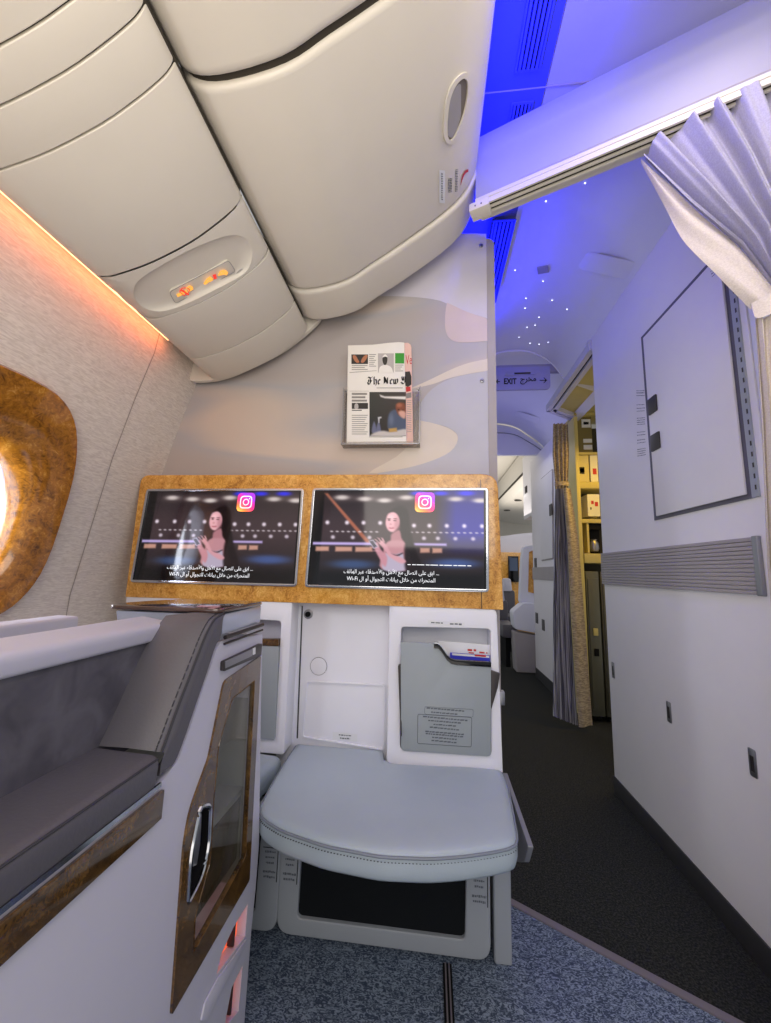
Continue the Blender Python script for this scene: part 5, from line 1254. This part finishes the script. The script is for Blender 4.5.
# vaulted ceiling beyond the header: lofted arches
def vault(y0, y1, arch, name, n=8):
    A = spline(arch, 6); mb = MB(); rows = [[(x, y0+(y1-y0)*k/n, z) for x, z in A] for k in range(n+1)]
    up = [[(x, y, z+0.015) for x, y, z in r] for r in rows]
    k = next(i for i, a in enumerate(A) if a[0] > 0.33)  # left part takes the blue-light tint
    for R_ in (rows, up):
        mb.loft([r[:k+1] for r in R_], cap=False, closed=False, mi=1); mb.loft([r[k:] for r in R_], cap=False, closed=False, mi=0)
    return struct(name, mb, [M['ceil'], M['ceil_blue_lit']], fix=False, ang=60)
ARCH = [(0.10, 2.36), (0.20, 2.42), (0.34, 2.47), (0.50, 2.52), (0.66, 2.51), (0.78, 2.44), (0.865, 2.33), (0.89, 2.29)]
vault(1.22, 2.62, ARCH, 'ceiling_1')
ARCH2 = [(0.10, 2.30), (0.34, 2.46), (0.58, 2.53), (0.82, 2.50), (0.98, 2.40), (1.10, 2.30), (1.16, 2.22)]
vault(2.66, 4.0, ARCH2, 'ceiling_2')
# ring beam that carries the exit sign
YX = 2.62
eb = xz([(470, 361), (576, 363), (576, 371), (470, 369)], YX)
mb = MB(); mb.box(eb[0][0]-0.1, 1.02, YX, YX+0.03, eb[2][1], eb[1][1]); struct('trim_5', mb, mat('beam_lavender', (150, 148, 182), 0.5), bevel=0.003)
A_ = spline(ARCH, 6)
def rs(P, n):
    ds = [0]
    for a, b in zip(P, P[1:]): ds.append(ds[-1]+math.dist(a, b))
    out = []; k = 0
    for j in range(n):
        t_ = ds[-1]*j/(n-1)
        while k < len(P)-2 and ds[k+1] < t_: k += 1
        f_ = (t_-ds[k])/(ds[k+1]-ds[k]); out.append(tuple(x+(y-x)*f_ for x, y in zip(P[k], P[k+1])))
    return out
A2_ = rs(spline(ARCH2, 6), 40); A_ = rs(A_, 40)
mb = MB(); mb.loft([[(x, YX-0.012, z+0.02) for x, z in A_], [(x, YX-0.012, z-0.012) for x, z in A_], [(x, YX+0.06, z-0.006) for x, z in A2_], [(x, YX+0.06, z+0.02) for x, z in A2_]], cap=False, closed=False); struct('trim_6', mb, M['ceil'], fix=False)
sg = xz([(470, 367), (550, 366), (550, 389), (470, 392)], YX-0.02); zs0 = sg[2][1]; zs1 = sg[1][1]
t = thing('exit_sign', 'hanging exit sign with arrows over the aisle', 'sign', ((sg[0][0]+sg[1][0])/2, YX, zs0))
mb = MB(); mb.prism(rpoly([(sg[0][0], zs0), (sg[1][0], zs0), (sg[1][0], zs1), (sg[0][0], zs1)], [0.01, 0.035, 0.004, 0.004], 5), 'y', YX-0.02, YX-0.001); obj('sign_board', mb, M['vinyl'], t, bevel=0.003)
def E7(u, v): return (490+u/7.01, 330+v/7.01)
mb = MB()
o, e, up = aY(*E7(98, 378), YX-0.0215), aY(*E7(186, 378), YX-0.0215), aY(*E7(98, 322), YX-0.0215); put_text(mb, 'EXIT', o, tuple(e[k]-o[k] for k in range(3)), tuple(up[k]-o[k] for k in range(3)), 0, 0.025)
o, e, up = aY(*E7(212, 362), YX-0.0215), aY(*E7(324, 356), YX-0.0215), aY(*E7(212, 312), YX-0.0215); put_text(mb, '\ufe9d\ufeae\ufea8\ufee3', o, tuple(e[k]-o[k] for k in range(3)), tuple(up[k]-o[k] for k in range(3)), 0, 0.02)
for pts in ([(348, 350), (392, 350), (392, 355), (348, 355)], [(374, 333), (380, 333), (400, 352), (380, 371), (374, 371), (391, 352)], [(50, 359), (70, 359), (70, 364), (50, 364)], [(38, 361), (54, 346), (58, 350), (47, 361), (58, 372), (54, 376)]):
    mb.poly([aY(*E7(u, v), YX-0.0215) for u, v in pts], 0)
obj('lettering', mb, M['mblack'], t, fix=False, smooth=False)
b = xz([E7(105, 300), E7(315, 296), E7(315, 313), E7(105, 318)], YX-0.021); mb = MB(); mb.box(b[0][0], b[1][0], YX-0.026, YX-0.0205, b[2][1], b[1][1]); mb.box(b[0][0]+0.06, b[1][0]-0.03, YX-0.028, YX-0.0255, b[2][1]+0.004, b[1][1]-0.002, 1); obj('lamp_bar', mb, [M['vinyl'], M['darkmetal']], t)
# flush fittings on the vault
def vault_pt(x, y, arch): return hit_prof(x, y, spline(arch, 6))
def vpatch(name, px, arch, m, label, cat, th=0.0012, group=None):
    A = [vault_pt(x, y, arch) for x, y in px]; n = len(A); mb = MB()
    mb.add([(p[0], p[1], p[2]-th) for p in A]+[(p[0], p[1], p[2]-0.0005) for p in A], [list(range(n)), list(range(2*n-1, n-1, -1))]+[[i, n+i, n+(i+1) % n, (i+1) % n] for i in range(n)])
    return tag(obj(name, mb, m), label, cat, group)
vpatch('ceiling_hatch', rpoly([(577, 268), (588, 251), (636, 262), (626, 280)], 5, 3), ARCH, M['ceil'], 'faint rounded hatch in the vaulted ceiling near the cabinet', 'hatch')
vpatch('smoke_detector', [(537, 267), (548, 265), (549, 271), (538, 273)], ARCH, M['bin_grey'], 'tiny grey detector plate on the blue vaulted ceiling', 'detector', 0.008)
vpatch('ceiling_hatch', rpoly([(514, 416), (518, 411), (541, 418), (538, 424)], 2, 3), ARCH2, M['ceil'], 'small hatch on the far vault beyond the exit sign', 'hatch')
stars = [(546, 201), (585, 183), (515, 270), (543, 281), (526, 298), (525, 308), (567, 309), (539, 317), (535, 325), (527, 327), (548, 342), (530, 343), (539, 344), (519, 337), (552, 300)]
S0 = None
for i, (x, y) in enumerate(stars):
    try: p = vault_pt(x, y, ARCH)
    except ValueError: continue
    if S0 is None:
        mb = MB(); mb.lathe([(0.0014, 0), (0.0014, -0.003), (0.0007, -0.004)], (0, 0, 0), 'z', 8); o = S0 = obj('star_light', mb, M['star'])
    else:
        o = S0.copy(); COL.objects.link(o)
    o.location = p; tag(o, 'tiny white star light in the blue vaulted ceiling', 'light', 'star lights in the ceiling')
# vents on the strip tinted with blue light beyond the bulkhead
vent(0.24, 0.33, 1.45, 1.95, 2.415, 5, 'slatted ceiling vent just past the bulkhead corner')
# ================================================================== GALLEY beyond the cabinet
t = thing('galley_header', 'angled grey header frame over the galley entrance', 'header', (XK, 2.6, 2.1))
g0, g1 = aX(597, 341, XK+0.003), aX(546, 412, XK+0.003)
zg = (g0[2]+g1[2])/2
g2 = aZ(576, 424, zg-0.01)
print('galley', g0, g1, g2)
mb = MB()
path = [(XK-0.004, YK1+0.004), (g1[0], g1[1]), (g2[0], g2[1])]
for (a, b) in zip(path, path[1:]):
    tx, ty = b[0]-a[0], b[1]-a[1]; l = math.hypot(tx, ty); tx /= l; ty /= l
    for o0, o1, z0_, z1_, mi in ((0.0, 0.03, zg, zg+0.05, 0), (0.03, 0.045, zg+0.01, zg+0.045, 1), (0.045, 0.075, zg-0.005, zg+0.05, 0)):
        c4 = [(a[0]-ty*o*-1, a[1]+tx*o*-1) for o in ()]
        q = [(a[0]+ty*o0, a[1]-tx*o0), (b[0]+ty*o0, b[1]-tx*o0), (b[0]+ty*o1, b[1]-tx*o1), (a[0]+ty*o1, a[1]-tx*o1)]
        mb.prism(q, 'z', z0_, z1_, mi)
obj('header_rail', mb, [M['lav'], M['mblack']], t)
mb = MB(); mb.prism([(XK+0.05, YK1+0.004), (g1[0]+0.05, g1[1]), (g2[0]+0.05, g2[1]-0.05), (1.9, g2[1]), (1.9, YK1+0.004)], 'z', zg+0.03, zg+0.05); obj('soffit', mb, M['galley'], t)
mb = MB(); mb.box(XK-0.012, XK+0.03, YK1+0.003, YK1+0.04, zg-0.012, zg+0.055); obj('corner_bracket', mb, M['lav'], t, bevel=0.004)
YG = 3.12
t = thing('galley_unit', 'cream galley unit with shelves and counter behind the taupe curtain', 'galley', (1.4, YG, 0))
def GX(x): return aY(x, 480, YG)[0]
def GZ(y): return aY(595, y, YG)[2]
mb = MB(); mb.box(GX(574), GX(577)+0.005, YG-0.05, YG+0.2, 0, 2.22); obj('door_post', mb, M['galley'], t, bevel=0.003)
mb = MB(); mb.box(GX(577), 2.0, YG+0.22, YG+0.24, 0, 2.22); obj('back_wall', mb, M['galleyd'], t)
for y, h in ((412, 0.02), (452, 0.02), (482, 0.05), (519, 0.03)):
    mb = MB(); z = GZ(y); mb.box(GX(577)+0.005, 1.9, YG, YG+0.22, z-h, z); obj('shelf', mb, M['galley'], t, bevel=0.003)
mb = MB(); z = GZ(554); mb.box(GX(578), 1.9, YG-0.06, YG+0.22, z-0.07, z); obj('counter', mb, M['galley'], t, bevel=0.004)
mb = MB(); mb.box(GX(585), GX(587), YG+0.01, YG+0.21, GZ(553), GZ(519)); obj('divider', mb, M['galley'], t)
def gbox(name, x0, x1, y0, y1, m, label, cat, dy=0.0, group=None, lab=None):
    mb = MB(); X_0, X_1, z1_, z0_ = GX(x0), GX(x1), GZ(y0), GZ(y1); mb.box(X_0, X_1, YG+0.01+dy, YG+0.2+dy*0.2, z0_, z1_, 0)
    if lab:
        for (u0, v0, u1, v1, mi) in lab: mb.box(X_0+(X_1-X_0)*u0, X_0+(X_1-X_0)*u1, YG+0.008+dy, YG+0.0101+dy, z1_-(z1_-z0_)*v1, z1_-(z1_-z0_)*v0, mi)
    return tag(obj(name, mb, [m, M['ink'], M['placard'], M['red']]), label, cat, group)
cream, pale = mat('box_cream', (206, 192, 128), 0.6), mat('box_pale', (226, 222, 196), 0.6)
gbox('storage_box', 578.5, 597, 413, 451.5, mat('box_khaki', (120, 108, 58), 0.6), 'khaki container with printed tag on the top galley shelf', 'box', 0.04, None, [(0.45, 0.1, 0.95, 0.32, 2), (0.55, 0.17, 0.85, 0.24, 1), (0.5, 0.62, 0.98, 0.72, 2), (0.5, 0.78, 0.98, 0.9, 2)])
gbox('storage_box', 578.5, 590, 455, 481.5, cream, 'cream carton with framed label on the galley shelf', 'box', 0, None, [(0.1, 0.45, 0.6, 0.7, 1), (0.14, 0.5, 0.56, 0.65, 2)])
gbox('storage_box', 591.5, 599, 455, 481.5, pale, 'pale carton with red mark beside the framed-label carton', 'box', 0, None, [(0.3, 0.5, 0.8, 0.72, 3)])
gbox('storage_box', 587, 599, 494, 516, pale, 'white carton with orange dots on the lower galley shelf', 'box', 0, None, [(0.3, 0.3, 0.5, 0.45, 3), (0.6, 0.35, 0.85, 0.55, 3), (0.2, 0.6, 0.3, 0.7, 1)])
# coffee maker: body, carafe
t = thing('coffee_maker', 'dark coffee maker standing on the galley counter', 'coffee maker', (GX(594), YG+0.1, GZ(553)))
mb = MB(); mb.box(GX(588), GX(601), YG+0.08, YG+0.2, GZ(552.5), GZ(524)); mb.box(GX(588), GX(601), YG+0.02, YG+0.2, GZ(529), GZ(523)); obj('body', mb, M['mblack'], t, bevel=0.004)
mb = MB(); mb.lathe([(0.03, 0.0), (0.036, 0.02), (0.034, 0.06), (0.02, 0.08), (0.024, 0.09)], (GX(593), YG+0.045, GZ(551)), 'z', 16); obj('carafe', mb, M['steel'], t)
# trolleys under the counter
def trolley(x0, x1, label):
    t = thing('galley_trolley', label, 'trolley', (GX((x0+x1)/2), YG, 0), 'trolleys under the galley counter')
    X_0, X_1, z1_ = GX(x0), GX(x1), GZ(566)-0.04
    mb = MB(); mb.box(X_0, X_1, YG-0.04, YG+0.20, 0.04, z1_); obj('body', mb, M['trolley'], t, bevel=0.006)
    mb = MB(); mb.box(X_0+0.01, X_1-0.01, YG-0.052, YG-0.041, 0.08, z1_-0.05); d = obj('door', mb, M['trolley'], t, bevel=0.004)
    for y, mm in ((631, 'galley'), (651, 'mblack')):
        z = GZ(y); mb = MB(); mb.box(X_0+0.03, X_1-0.03, YG-0.062, YG-0.053, z-0.025, z+0.025); l = obj('latch', mb, M[mm], d, bevel=0.002)
    for xx in (X_0+0.03, X_1-0.03):
        mb = MB(); mb.lathe([(0.02, -0.012), (0.022, 0), (0.02, 0.012)], (xx, YG, 0.022), 'x', 12); obj('castor', mb, M['mblack'], t)
trolley(579, 591.5, 'olive grey galley trolley nearest the taupe curtain'); trolley(593, 607, 'olive grey galley trolley behind the white cabinet edge')
# far curtain of the galley
t = thing('galley_curtain', 'long taupe curtain with striped folds tied back at the galley', 'curtain', (1.0, 3.0, 0))
def fc(x, y, Yv): p = aY(x, y, Yv); return p
YT = 2.93
def frow(xl, xr, y, yl=None): return [fc(xl, y, YT), fc((xl+xr)/2, y, YT-0.03), fc(xr, yl or y, YT)]
def wavy(stations, nU, folds, amp, nV=8):
    out = []
    for s in range(len(stations)-1):
        for k in range(nV):
            f = k/nV; A, Bq = stations[s], stations[s+1]; row = []
            for i in range(nU+1):
                u = i/nU; a = tuple(A[0][c]+(A[-1][c]-A[0][c])*u for c in range(3)); b = tuple(Bq[0][c]+(Bq[-1][c]-Bq[0][c])*u for c in range(3))
                row.append((a[0]+(b[0]-a[0])*f, a[1]+(b[1]-a[1])*f-amp*math.sin(2*math.pi*folds*u)-amp*math.sin(math.pi*u), a[2]+(b[2]-a[2])*f))
            out.append(row)
    return out
rows = wavy([frow(553, 568, 424), frow(552.5, 569, 455), frow(555, 568, 484), frow(555, 568, 490)], 40, 4, 0.012)
mb = MB(); mb.loft(rows, cap=False, closed=False); obj('upper_cloth', mb, M['curtain_far'], t, fix=False, ang=80)
mb = MB(); mb.loft(wavy([frow(554.5, 569, 482), frow(554.5, 569, 488)], 20, 0, 0.025, 3), cap=False, closed=False); obj('tie_band', mb, M['curtain_far'], t, fix=False)
rows = wavy([frow(555, 563, 489), frow(554, 567, 540), frow(553, 571, 620), frow(553, 576, 700), frow(553, 578, 718, 729)], 60, 8, 0.012)
mb = MB(); mb.loft(rows, cap=False, closed=False); obj('striped_cloth', mb, M['curtain_str'], t, fix=False, ang=80)
rows = wavy([frow(562, 569, 489), frow(566, 577, 540), frow(570, 583, 620), frow(575, 589, 700), frow(577.5, 591, 729, 727)], 16, 1, 0.008)
rows = [[(p[0], p[1]-0.03, p[2]) for p in r] for r in rows]
mb = MB(); mb.loft(rows, cap=False, closed=False); obj('leading_hem', mb, M['curtain_far'], t, fix=False, ang=80)
# ================================================================== SECOND WHITE CABINET further along the aisle
k0, k1 = aZ(553, 694, 0), aZ(535.5, 672, 0)
XF = 1.06
YF0, YF1 = 3.45, aX(534, 600, XF)[1]
print('far cab', k0, k1, YF1)
t = thing('storage_cabinet', 'second white cabinet along the aisle, beyond the taupe curtain', 'cabinet', (XF+0.2, 3.8, 0))
mb = MB(); mb.box(XF, XF+0.4, YF0, YF1, 0, 2.2); obj('carcass', mb, M['white2'], t, bevel=0.003)
mb = MB(); mb.box(XF-0.004, XF, YF0, YF1, 0, 0.09); obj('kick_plate', mb, M['kick'], t)
def V3(u, v): return (495+u/3.657*0.5, 440+v/7.307)
def FZ(x, y): p = aX(x, y, XF); return (p[1], p[2])
za, zb = aX(545, 567, XF)[2], aX(545, 580, XF)[2]
mb = MB(); mb.box(XF-0.008, XF, YF0, YF1, zb, za); obj('bump_strip', mb, M['strip'], t)
d1 = [FZ(541, 480), FZ(553, 470), FZ(553.5, 558), FZ(542, 560)]
mb = MB(); mb.prism(inset(rpoly(d1, 0.01, 2), -0.012), 'x', XF-0.003, XF-0.0005); obj('door_gap', mb, M['strip'], t); mb = MB(); mb.prism(rpoly(d1, 0.01, 2), 'x', XF-0.01, XF-0.0032); d = obj('locker_door', mb, M['white2'], t, bevel=0.002)
p = aX(552, 510, XF); mb = MB(); mb.box(XF-0.016, XF-0.0105, p[1]-0.05, p[1]+0.03, p[2]-0.05, p[2]+0.05); obj('latch', mb, M['darkmetal'], d)
for (x, y) in ((535.7, 563), (537, 618), (543.5, 625)):
    p = aX(x, y, XF); mb = MB(); mb.box(XF-0.005, XF, p[1]-0.04, p[1]+0.04, p[2]-0.05, p[2]+0.05); obj('latch', mb, M['darkmetal'], t)
# raised side locker on the far end
l0 = aY(524.5, 466, 4.85); l1 = aY(533, 519, 4.85)
mb = MB(); mb.box(l0[0], l0[0]+0.45, YF1+0.02, 4.95, l1[2], l0[2]+0.12)
t = thing('wall_locker', 'small high white locker at the far end of the second cabinet', 'locker', (l0[0], 4.6, l1[2]))
obj('carcass', mb, M['white2'], t, bevel=0.004)
p = aX(526, 490, l0[0]); mb = MB(); mb.box(l0[0]-0.01, l0[0], p[1]-0.06, p[1]+0.02, p[2]-0.04, p[2]+0.04); obj('latch', mb, M['darkmetal'], t)
# far arch wall
mb = MB(); z0_ = aY(515, 455, 4.02)[2]
arch2 = spline(ARCH2, 6); arch2 = [(x, z-0.004) for x, z in arch2]
mb.prism([(0.1, z0_), (1.16, z0_)]+arch2[::-1], 'y', 4.02, 4.06); struct('wall_far', mb, M['ceil'])
mb = MB(); mb.tube([(x, 4.015, z-0.1*(1-abs(x-.6))) for x, z in arch2[6:-2]], 0.004, 6); struct('trim_7', mb, M['railgrey'])
# ================================================================== FAR CABIN
mb = MB(); mb.box(-0.6, 3.0, 4.1, 9.4, 2.62, 2.65); struct('ceiling_3', mb, M['bin'])
mb = MB(); mb.box(-1.2, 3.0, 9.4, 9.45, 0, 2.62); struct('wall_far_cabin', mb, M['bin'])
t = thing('overhead_bin', 'distant cream overhead bins with two downlights in the next cabin', 'overhead bin', (1.9, 7, 2), 'overhead bins')
u0 = aY(503, 497, 8.5); u1 = aY(522, 472, 5.2)
mb = MB(); mb.prism([(u1[0], 2.28), (u1[0]+0.1, 2.2), (2.6, 2.0), (2.6, 2.6), (u1[0], 2.6)], 'y', 5.0, 9.0); obj('bin_body', mb, M['bin'], t, bevel=0.02)
mb = MB(); mb.box(u1[0]-0.006, u1[0]+0.004, 5.0, 9.0, 2.27, 2.30); obj('shadow_line', mb, M['bin_dark'], t)
for (x, y) in ((518, 500), (507, 510)):
    pv = hit_prof(x, y, [(u1[0]+0.1, 2.2), (2.6, 2.0)]) if True else None
    mb = MB(); mb.lathe([(0.06, -0.005), (0.06, 0.0), (0.02, 0.004)], (pv[0], pv[1], pv[2]-0.006), 'z', 12); obj('downlight', mb, M['bin_dark'], t)
mb = MB(); mb.prism(spline([(0.6, 1.55), (1.1, 1.62), (1.6, 1.70), (2.2, 1.74)], 4)+[(2.2, 0), (0.6, 0)], 'y', 7.0, 7.06); struct('wall_1', mb, M['lav'])
mb = MB(); a, b = aY(499, 552, 6.9), aY(528, 600, 6.9); mb.box(a[0]-0.3, b[0]+0.4, 6.9, 6.98, 0.0, a[2]); tag(obj('wood_panel', mb, M['burl'], bevel=0.01), 'distant burl wood panel behind the far black screen', 'panel')
t = thing('monitor', 'small distant black screen on burl panel down the aisle', 'screen', (1.3, 6.88, 1), 'distant screens')
a, b = aY(508, 556, 6.88), aY(519, 582, 6.88); mb = MB(); mb.box(a[0], b[0], 6.87, 6.89, b[2], a[2]); obj('bezel', mb, M['black'], t, bevel=0.004)
mb = MB(); mb.box(a[0]+0.02, b[0]-0.02, 6.866, 6.8695, b[2]+0.18, a[2]-0.03); obj('display', mb, emis('far_film', (60, 70, 90), 0.6), t)
# white seat pod
pod = [aZ(515, 655, 0), aZ(536, 672, 0)]
t = thing('seat_pod', 'white seat shell with burl panel beside the far cabinet', 'seat', (1.15, 4.6, 0))
YPd = 4.5
def pz(px): return xz(px, YPd)
mb = MB(); mb.prism(rpoly(pz([(519.5, 604), (521.5, 560), (523, 546), (540, 544), (545, 560), (545, 604)]), 0.05, 5), 'y', YPd, YPd+0.10); obj('shell', mb, M['white'], t, bevel=0.02, seg=3)
mb = MB(); mb.prism(rpoly(pz([(511, 611), (522, 602), (545, 604), (545, 634), (513, 628)]), 0.03, 4), 'y', YPd-0.1, YPd+0.10); obj('side_shell', mb, M['white'], t, bevel=0.02, seg=3)
mb = MB(); q = pz([(512, 630), (545, 636), (545, 660), (512, 660)]); mb.prism([(q[0][0], q[0][1]), (q[1][0], q[1][1]), (q[1][0], 0), (q[0][0]+0.02, 0)], 'y', YPd-0.09, YPd+0.10); obj('base', mb, M['strip'], t, bevel=0.02, seg=3)
mb = MB(); mb.prism(pz([(529, 552), (536, 549), (536, 594), (528, 592)]), 'y', YPd-0.008, YPd-0.001); obj('wood_panel', mb, M['burl'], t)
# dark seats far off
def far_seat(px, Yv, label):
    A = xz(px, Yv); t = thing('passenger_seat', label, 'seat', (A[0][0], Yv, 0), 'dark distant seats')
    x0_, x1_ = min(p[0] for p in A), max(p[0] for p in A); zt_ = max(p[1] for p in A)
    mb = MB(); mb.prism(rpoly([(x0_, 0.45), (x1_, 0.45), (x1_, zt_), (x0_, zt_)], 0.05, 4), 'y', Yv, Yv+0.14); obj('backrest', mb, M['dleather'], t, bevel=0.02)
    mb = MB(); mb.prism(rpoly([(x0_+0.04, zt_-0.02), (x1_-0.04, zt_-0.02), (x1_-0.06, zt_+0.16), (x0_+0.06, zt_+0.16)], 0.03, 3), 'y', Yv-0.02, Yv+0.1); obj('headrest', mb, M['lav'], t, bevel=0.015)
    mb = MB(); mb.box(x0_, x1_, Yv-0.45, Yv, 0.32, 0.46); obj('seat_cushion', mb, M['dleather'], t, bevel=0.02)
    mb = MB(); mb.box(x0_+0.05, x1_-0.05, Yv-0.35, Yv+0.05, 0, 0.32); obj('base', mb, M['mblack'], t)
far_seat([(500, 590), (515, 590), (515, 640), (500, 640)], 5.9, 'dark seat with pale headrest far down the aisle')
far_seat([(496, 600), (508, 600), (508, 640), (496, 640)], 5.0, 'dark seat glimpsed right beside the bulkhead edge')
# ================================================================== LIGHTS
def area(name, loc, rot, size, sy_, col, w, spread=180):
    l = bpy.data.lights.new(name, 'AREA'); l.shape = 'RECTANGLE'; l.size = size; l.size_y = sy_; l.energy = w
    l.color = tuple(L3(col)[:3]); l.spread = math.radians(spread)
    o = bpy.data.objects.new(name, l); COL.objects.link(o); o.location = loc; o.rotation_euler = tuple(math.radians(a) for a in rot); return o
area('daylight_window', (side_x(WZC)-0.16, WYC, WZC), (0, -90, 0), 0.36, 0.24, (235, 242, 255), 5)
area('daylight_row', (-1.0, -0.9, 1.2), (0, -75, -20), 0.5, 1.2, (235, 242, 255), 9)
area('cabin_fill', (0.1, -0.9, 1.7), (75, 0, 0), 1.4, 1.0, (255, 246, 236), 13)
area('upper_bounce', (-0.05, -0.35, 1.15), (158, -12, 0), 0.9, 0.7, (255, 240, 220), 7, 130)
area('floor_bounce', (-0.1, -0.3, 0.25), (150, 0, 0), 1.0, 0.8, (255, 246, 232), 3)
area('blue_wash', (0.22, 0.5, 2.48), (180, 0, 0), 0.06, 1.4, (0, 8, 255), 16)
area('blue_side', (0.19, 0.9, 2.42), (90, 0, -35), 0.05, 0.15, (0, 8, 255), 1.2)
area('blue_wash_far', (0.26, 1.75, 2.30), (180, -10, 0), 0.06, 0.8, (0, 8, 255), 6)
area('blue_vault', (0.60, 2.1, 2.0), (180, 0, 0), 0.5, 0.8, (60, 65, 255), 0.25)
area('aisle_fill', (0.55, 0.4, 2.4), (0, 0, 0), 0.4, 0.8, (255, 240, 228), 6)  # added fill without a fitting, brightens the cabinet side
area('cove_glow', (PL[0]+0.01, YCOV/2-0.45, PL[1]-0.02), (0, 50, 0), 0.02, YCOV+0.9, (255, 104, 50), 0.8)
area('galley_glow', (1.35, 2.6, 2.0), (0, 0, 0), 0.5, 0.4, (255, 205, 70), 6)
area('vault_far', (0.7, 3.4, 2.0), (180, 0, 0), 0.5, 0.8, (110, 110, 255), 1.0)
area('far_cabin', (1.7, 5.8, 1.95), (0, 0, 0), 1.2, 2.0, (255, 250, 245), 8)
area('far_fill_up', (0.9, 5.8, 1.7), (180, 0, 0), 1.2, 2.5, (255, 248, 240), 16)  # added upward fill without a fitting, brightens the far ceiling
area('far_aisle', (0.75, 3.6, 2.2), (0, 20, 0), 0.4, 0.6, (225, 225, 255), 1.8)
w = bpy.data.worlds.new('cabin_air'); SC.world = w; w.use_nodes = True
bg = w.node_tree.nodes['Background']; bg.inputs['Color'].default_value = (0.92, 0.95, 1.0, 1); bg.inputs['Strength'].default_value = 0.40
# ================================================================== CAMERA
import mathutils
cam = bpy.data.cameras.new('camera'); co_ = bpy.data.objects.new('camera', cam); COL.objects.link(co_)
cam.sensor_fit = 'AUTO'; cam.sensor_width = 36.0; cam.lens = FPX/1023*36.0; cam.clip_start = 0.01
co_.matrix_world = mathutils.Matrix(((_X[0], _X[1], _X[2], 0), (_F[0], _F[1], _F[2], 0), (_Z[0], _Z[1], _Z[2], CAMH), (0, 0, 0, 1)))
SC.camera = co_
SC.view_settings.view_transform = 'Standard'
SC.view_settings.look = 'None'
SC.view_settings.exposure = 0.30
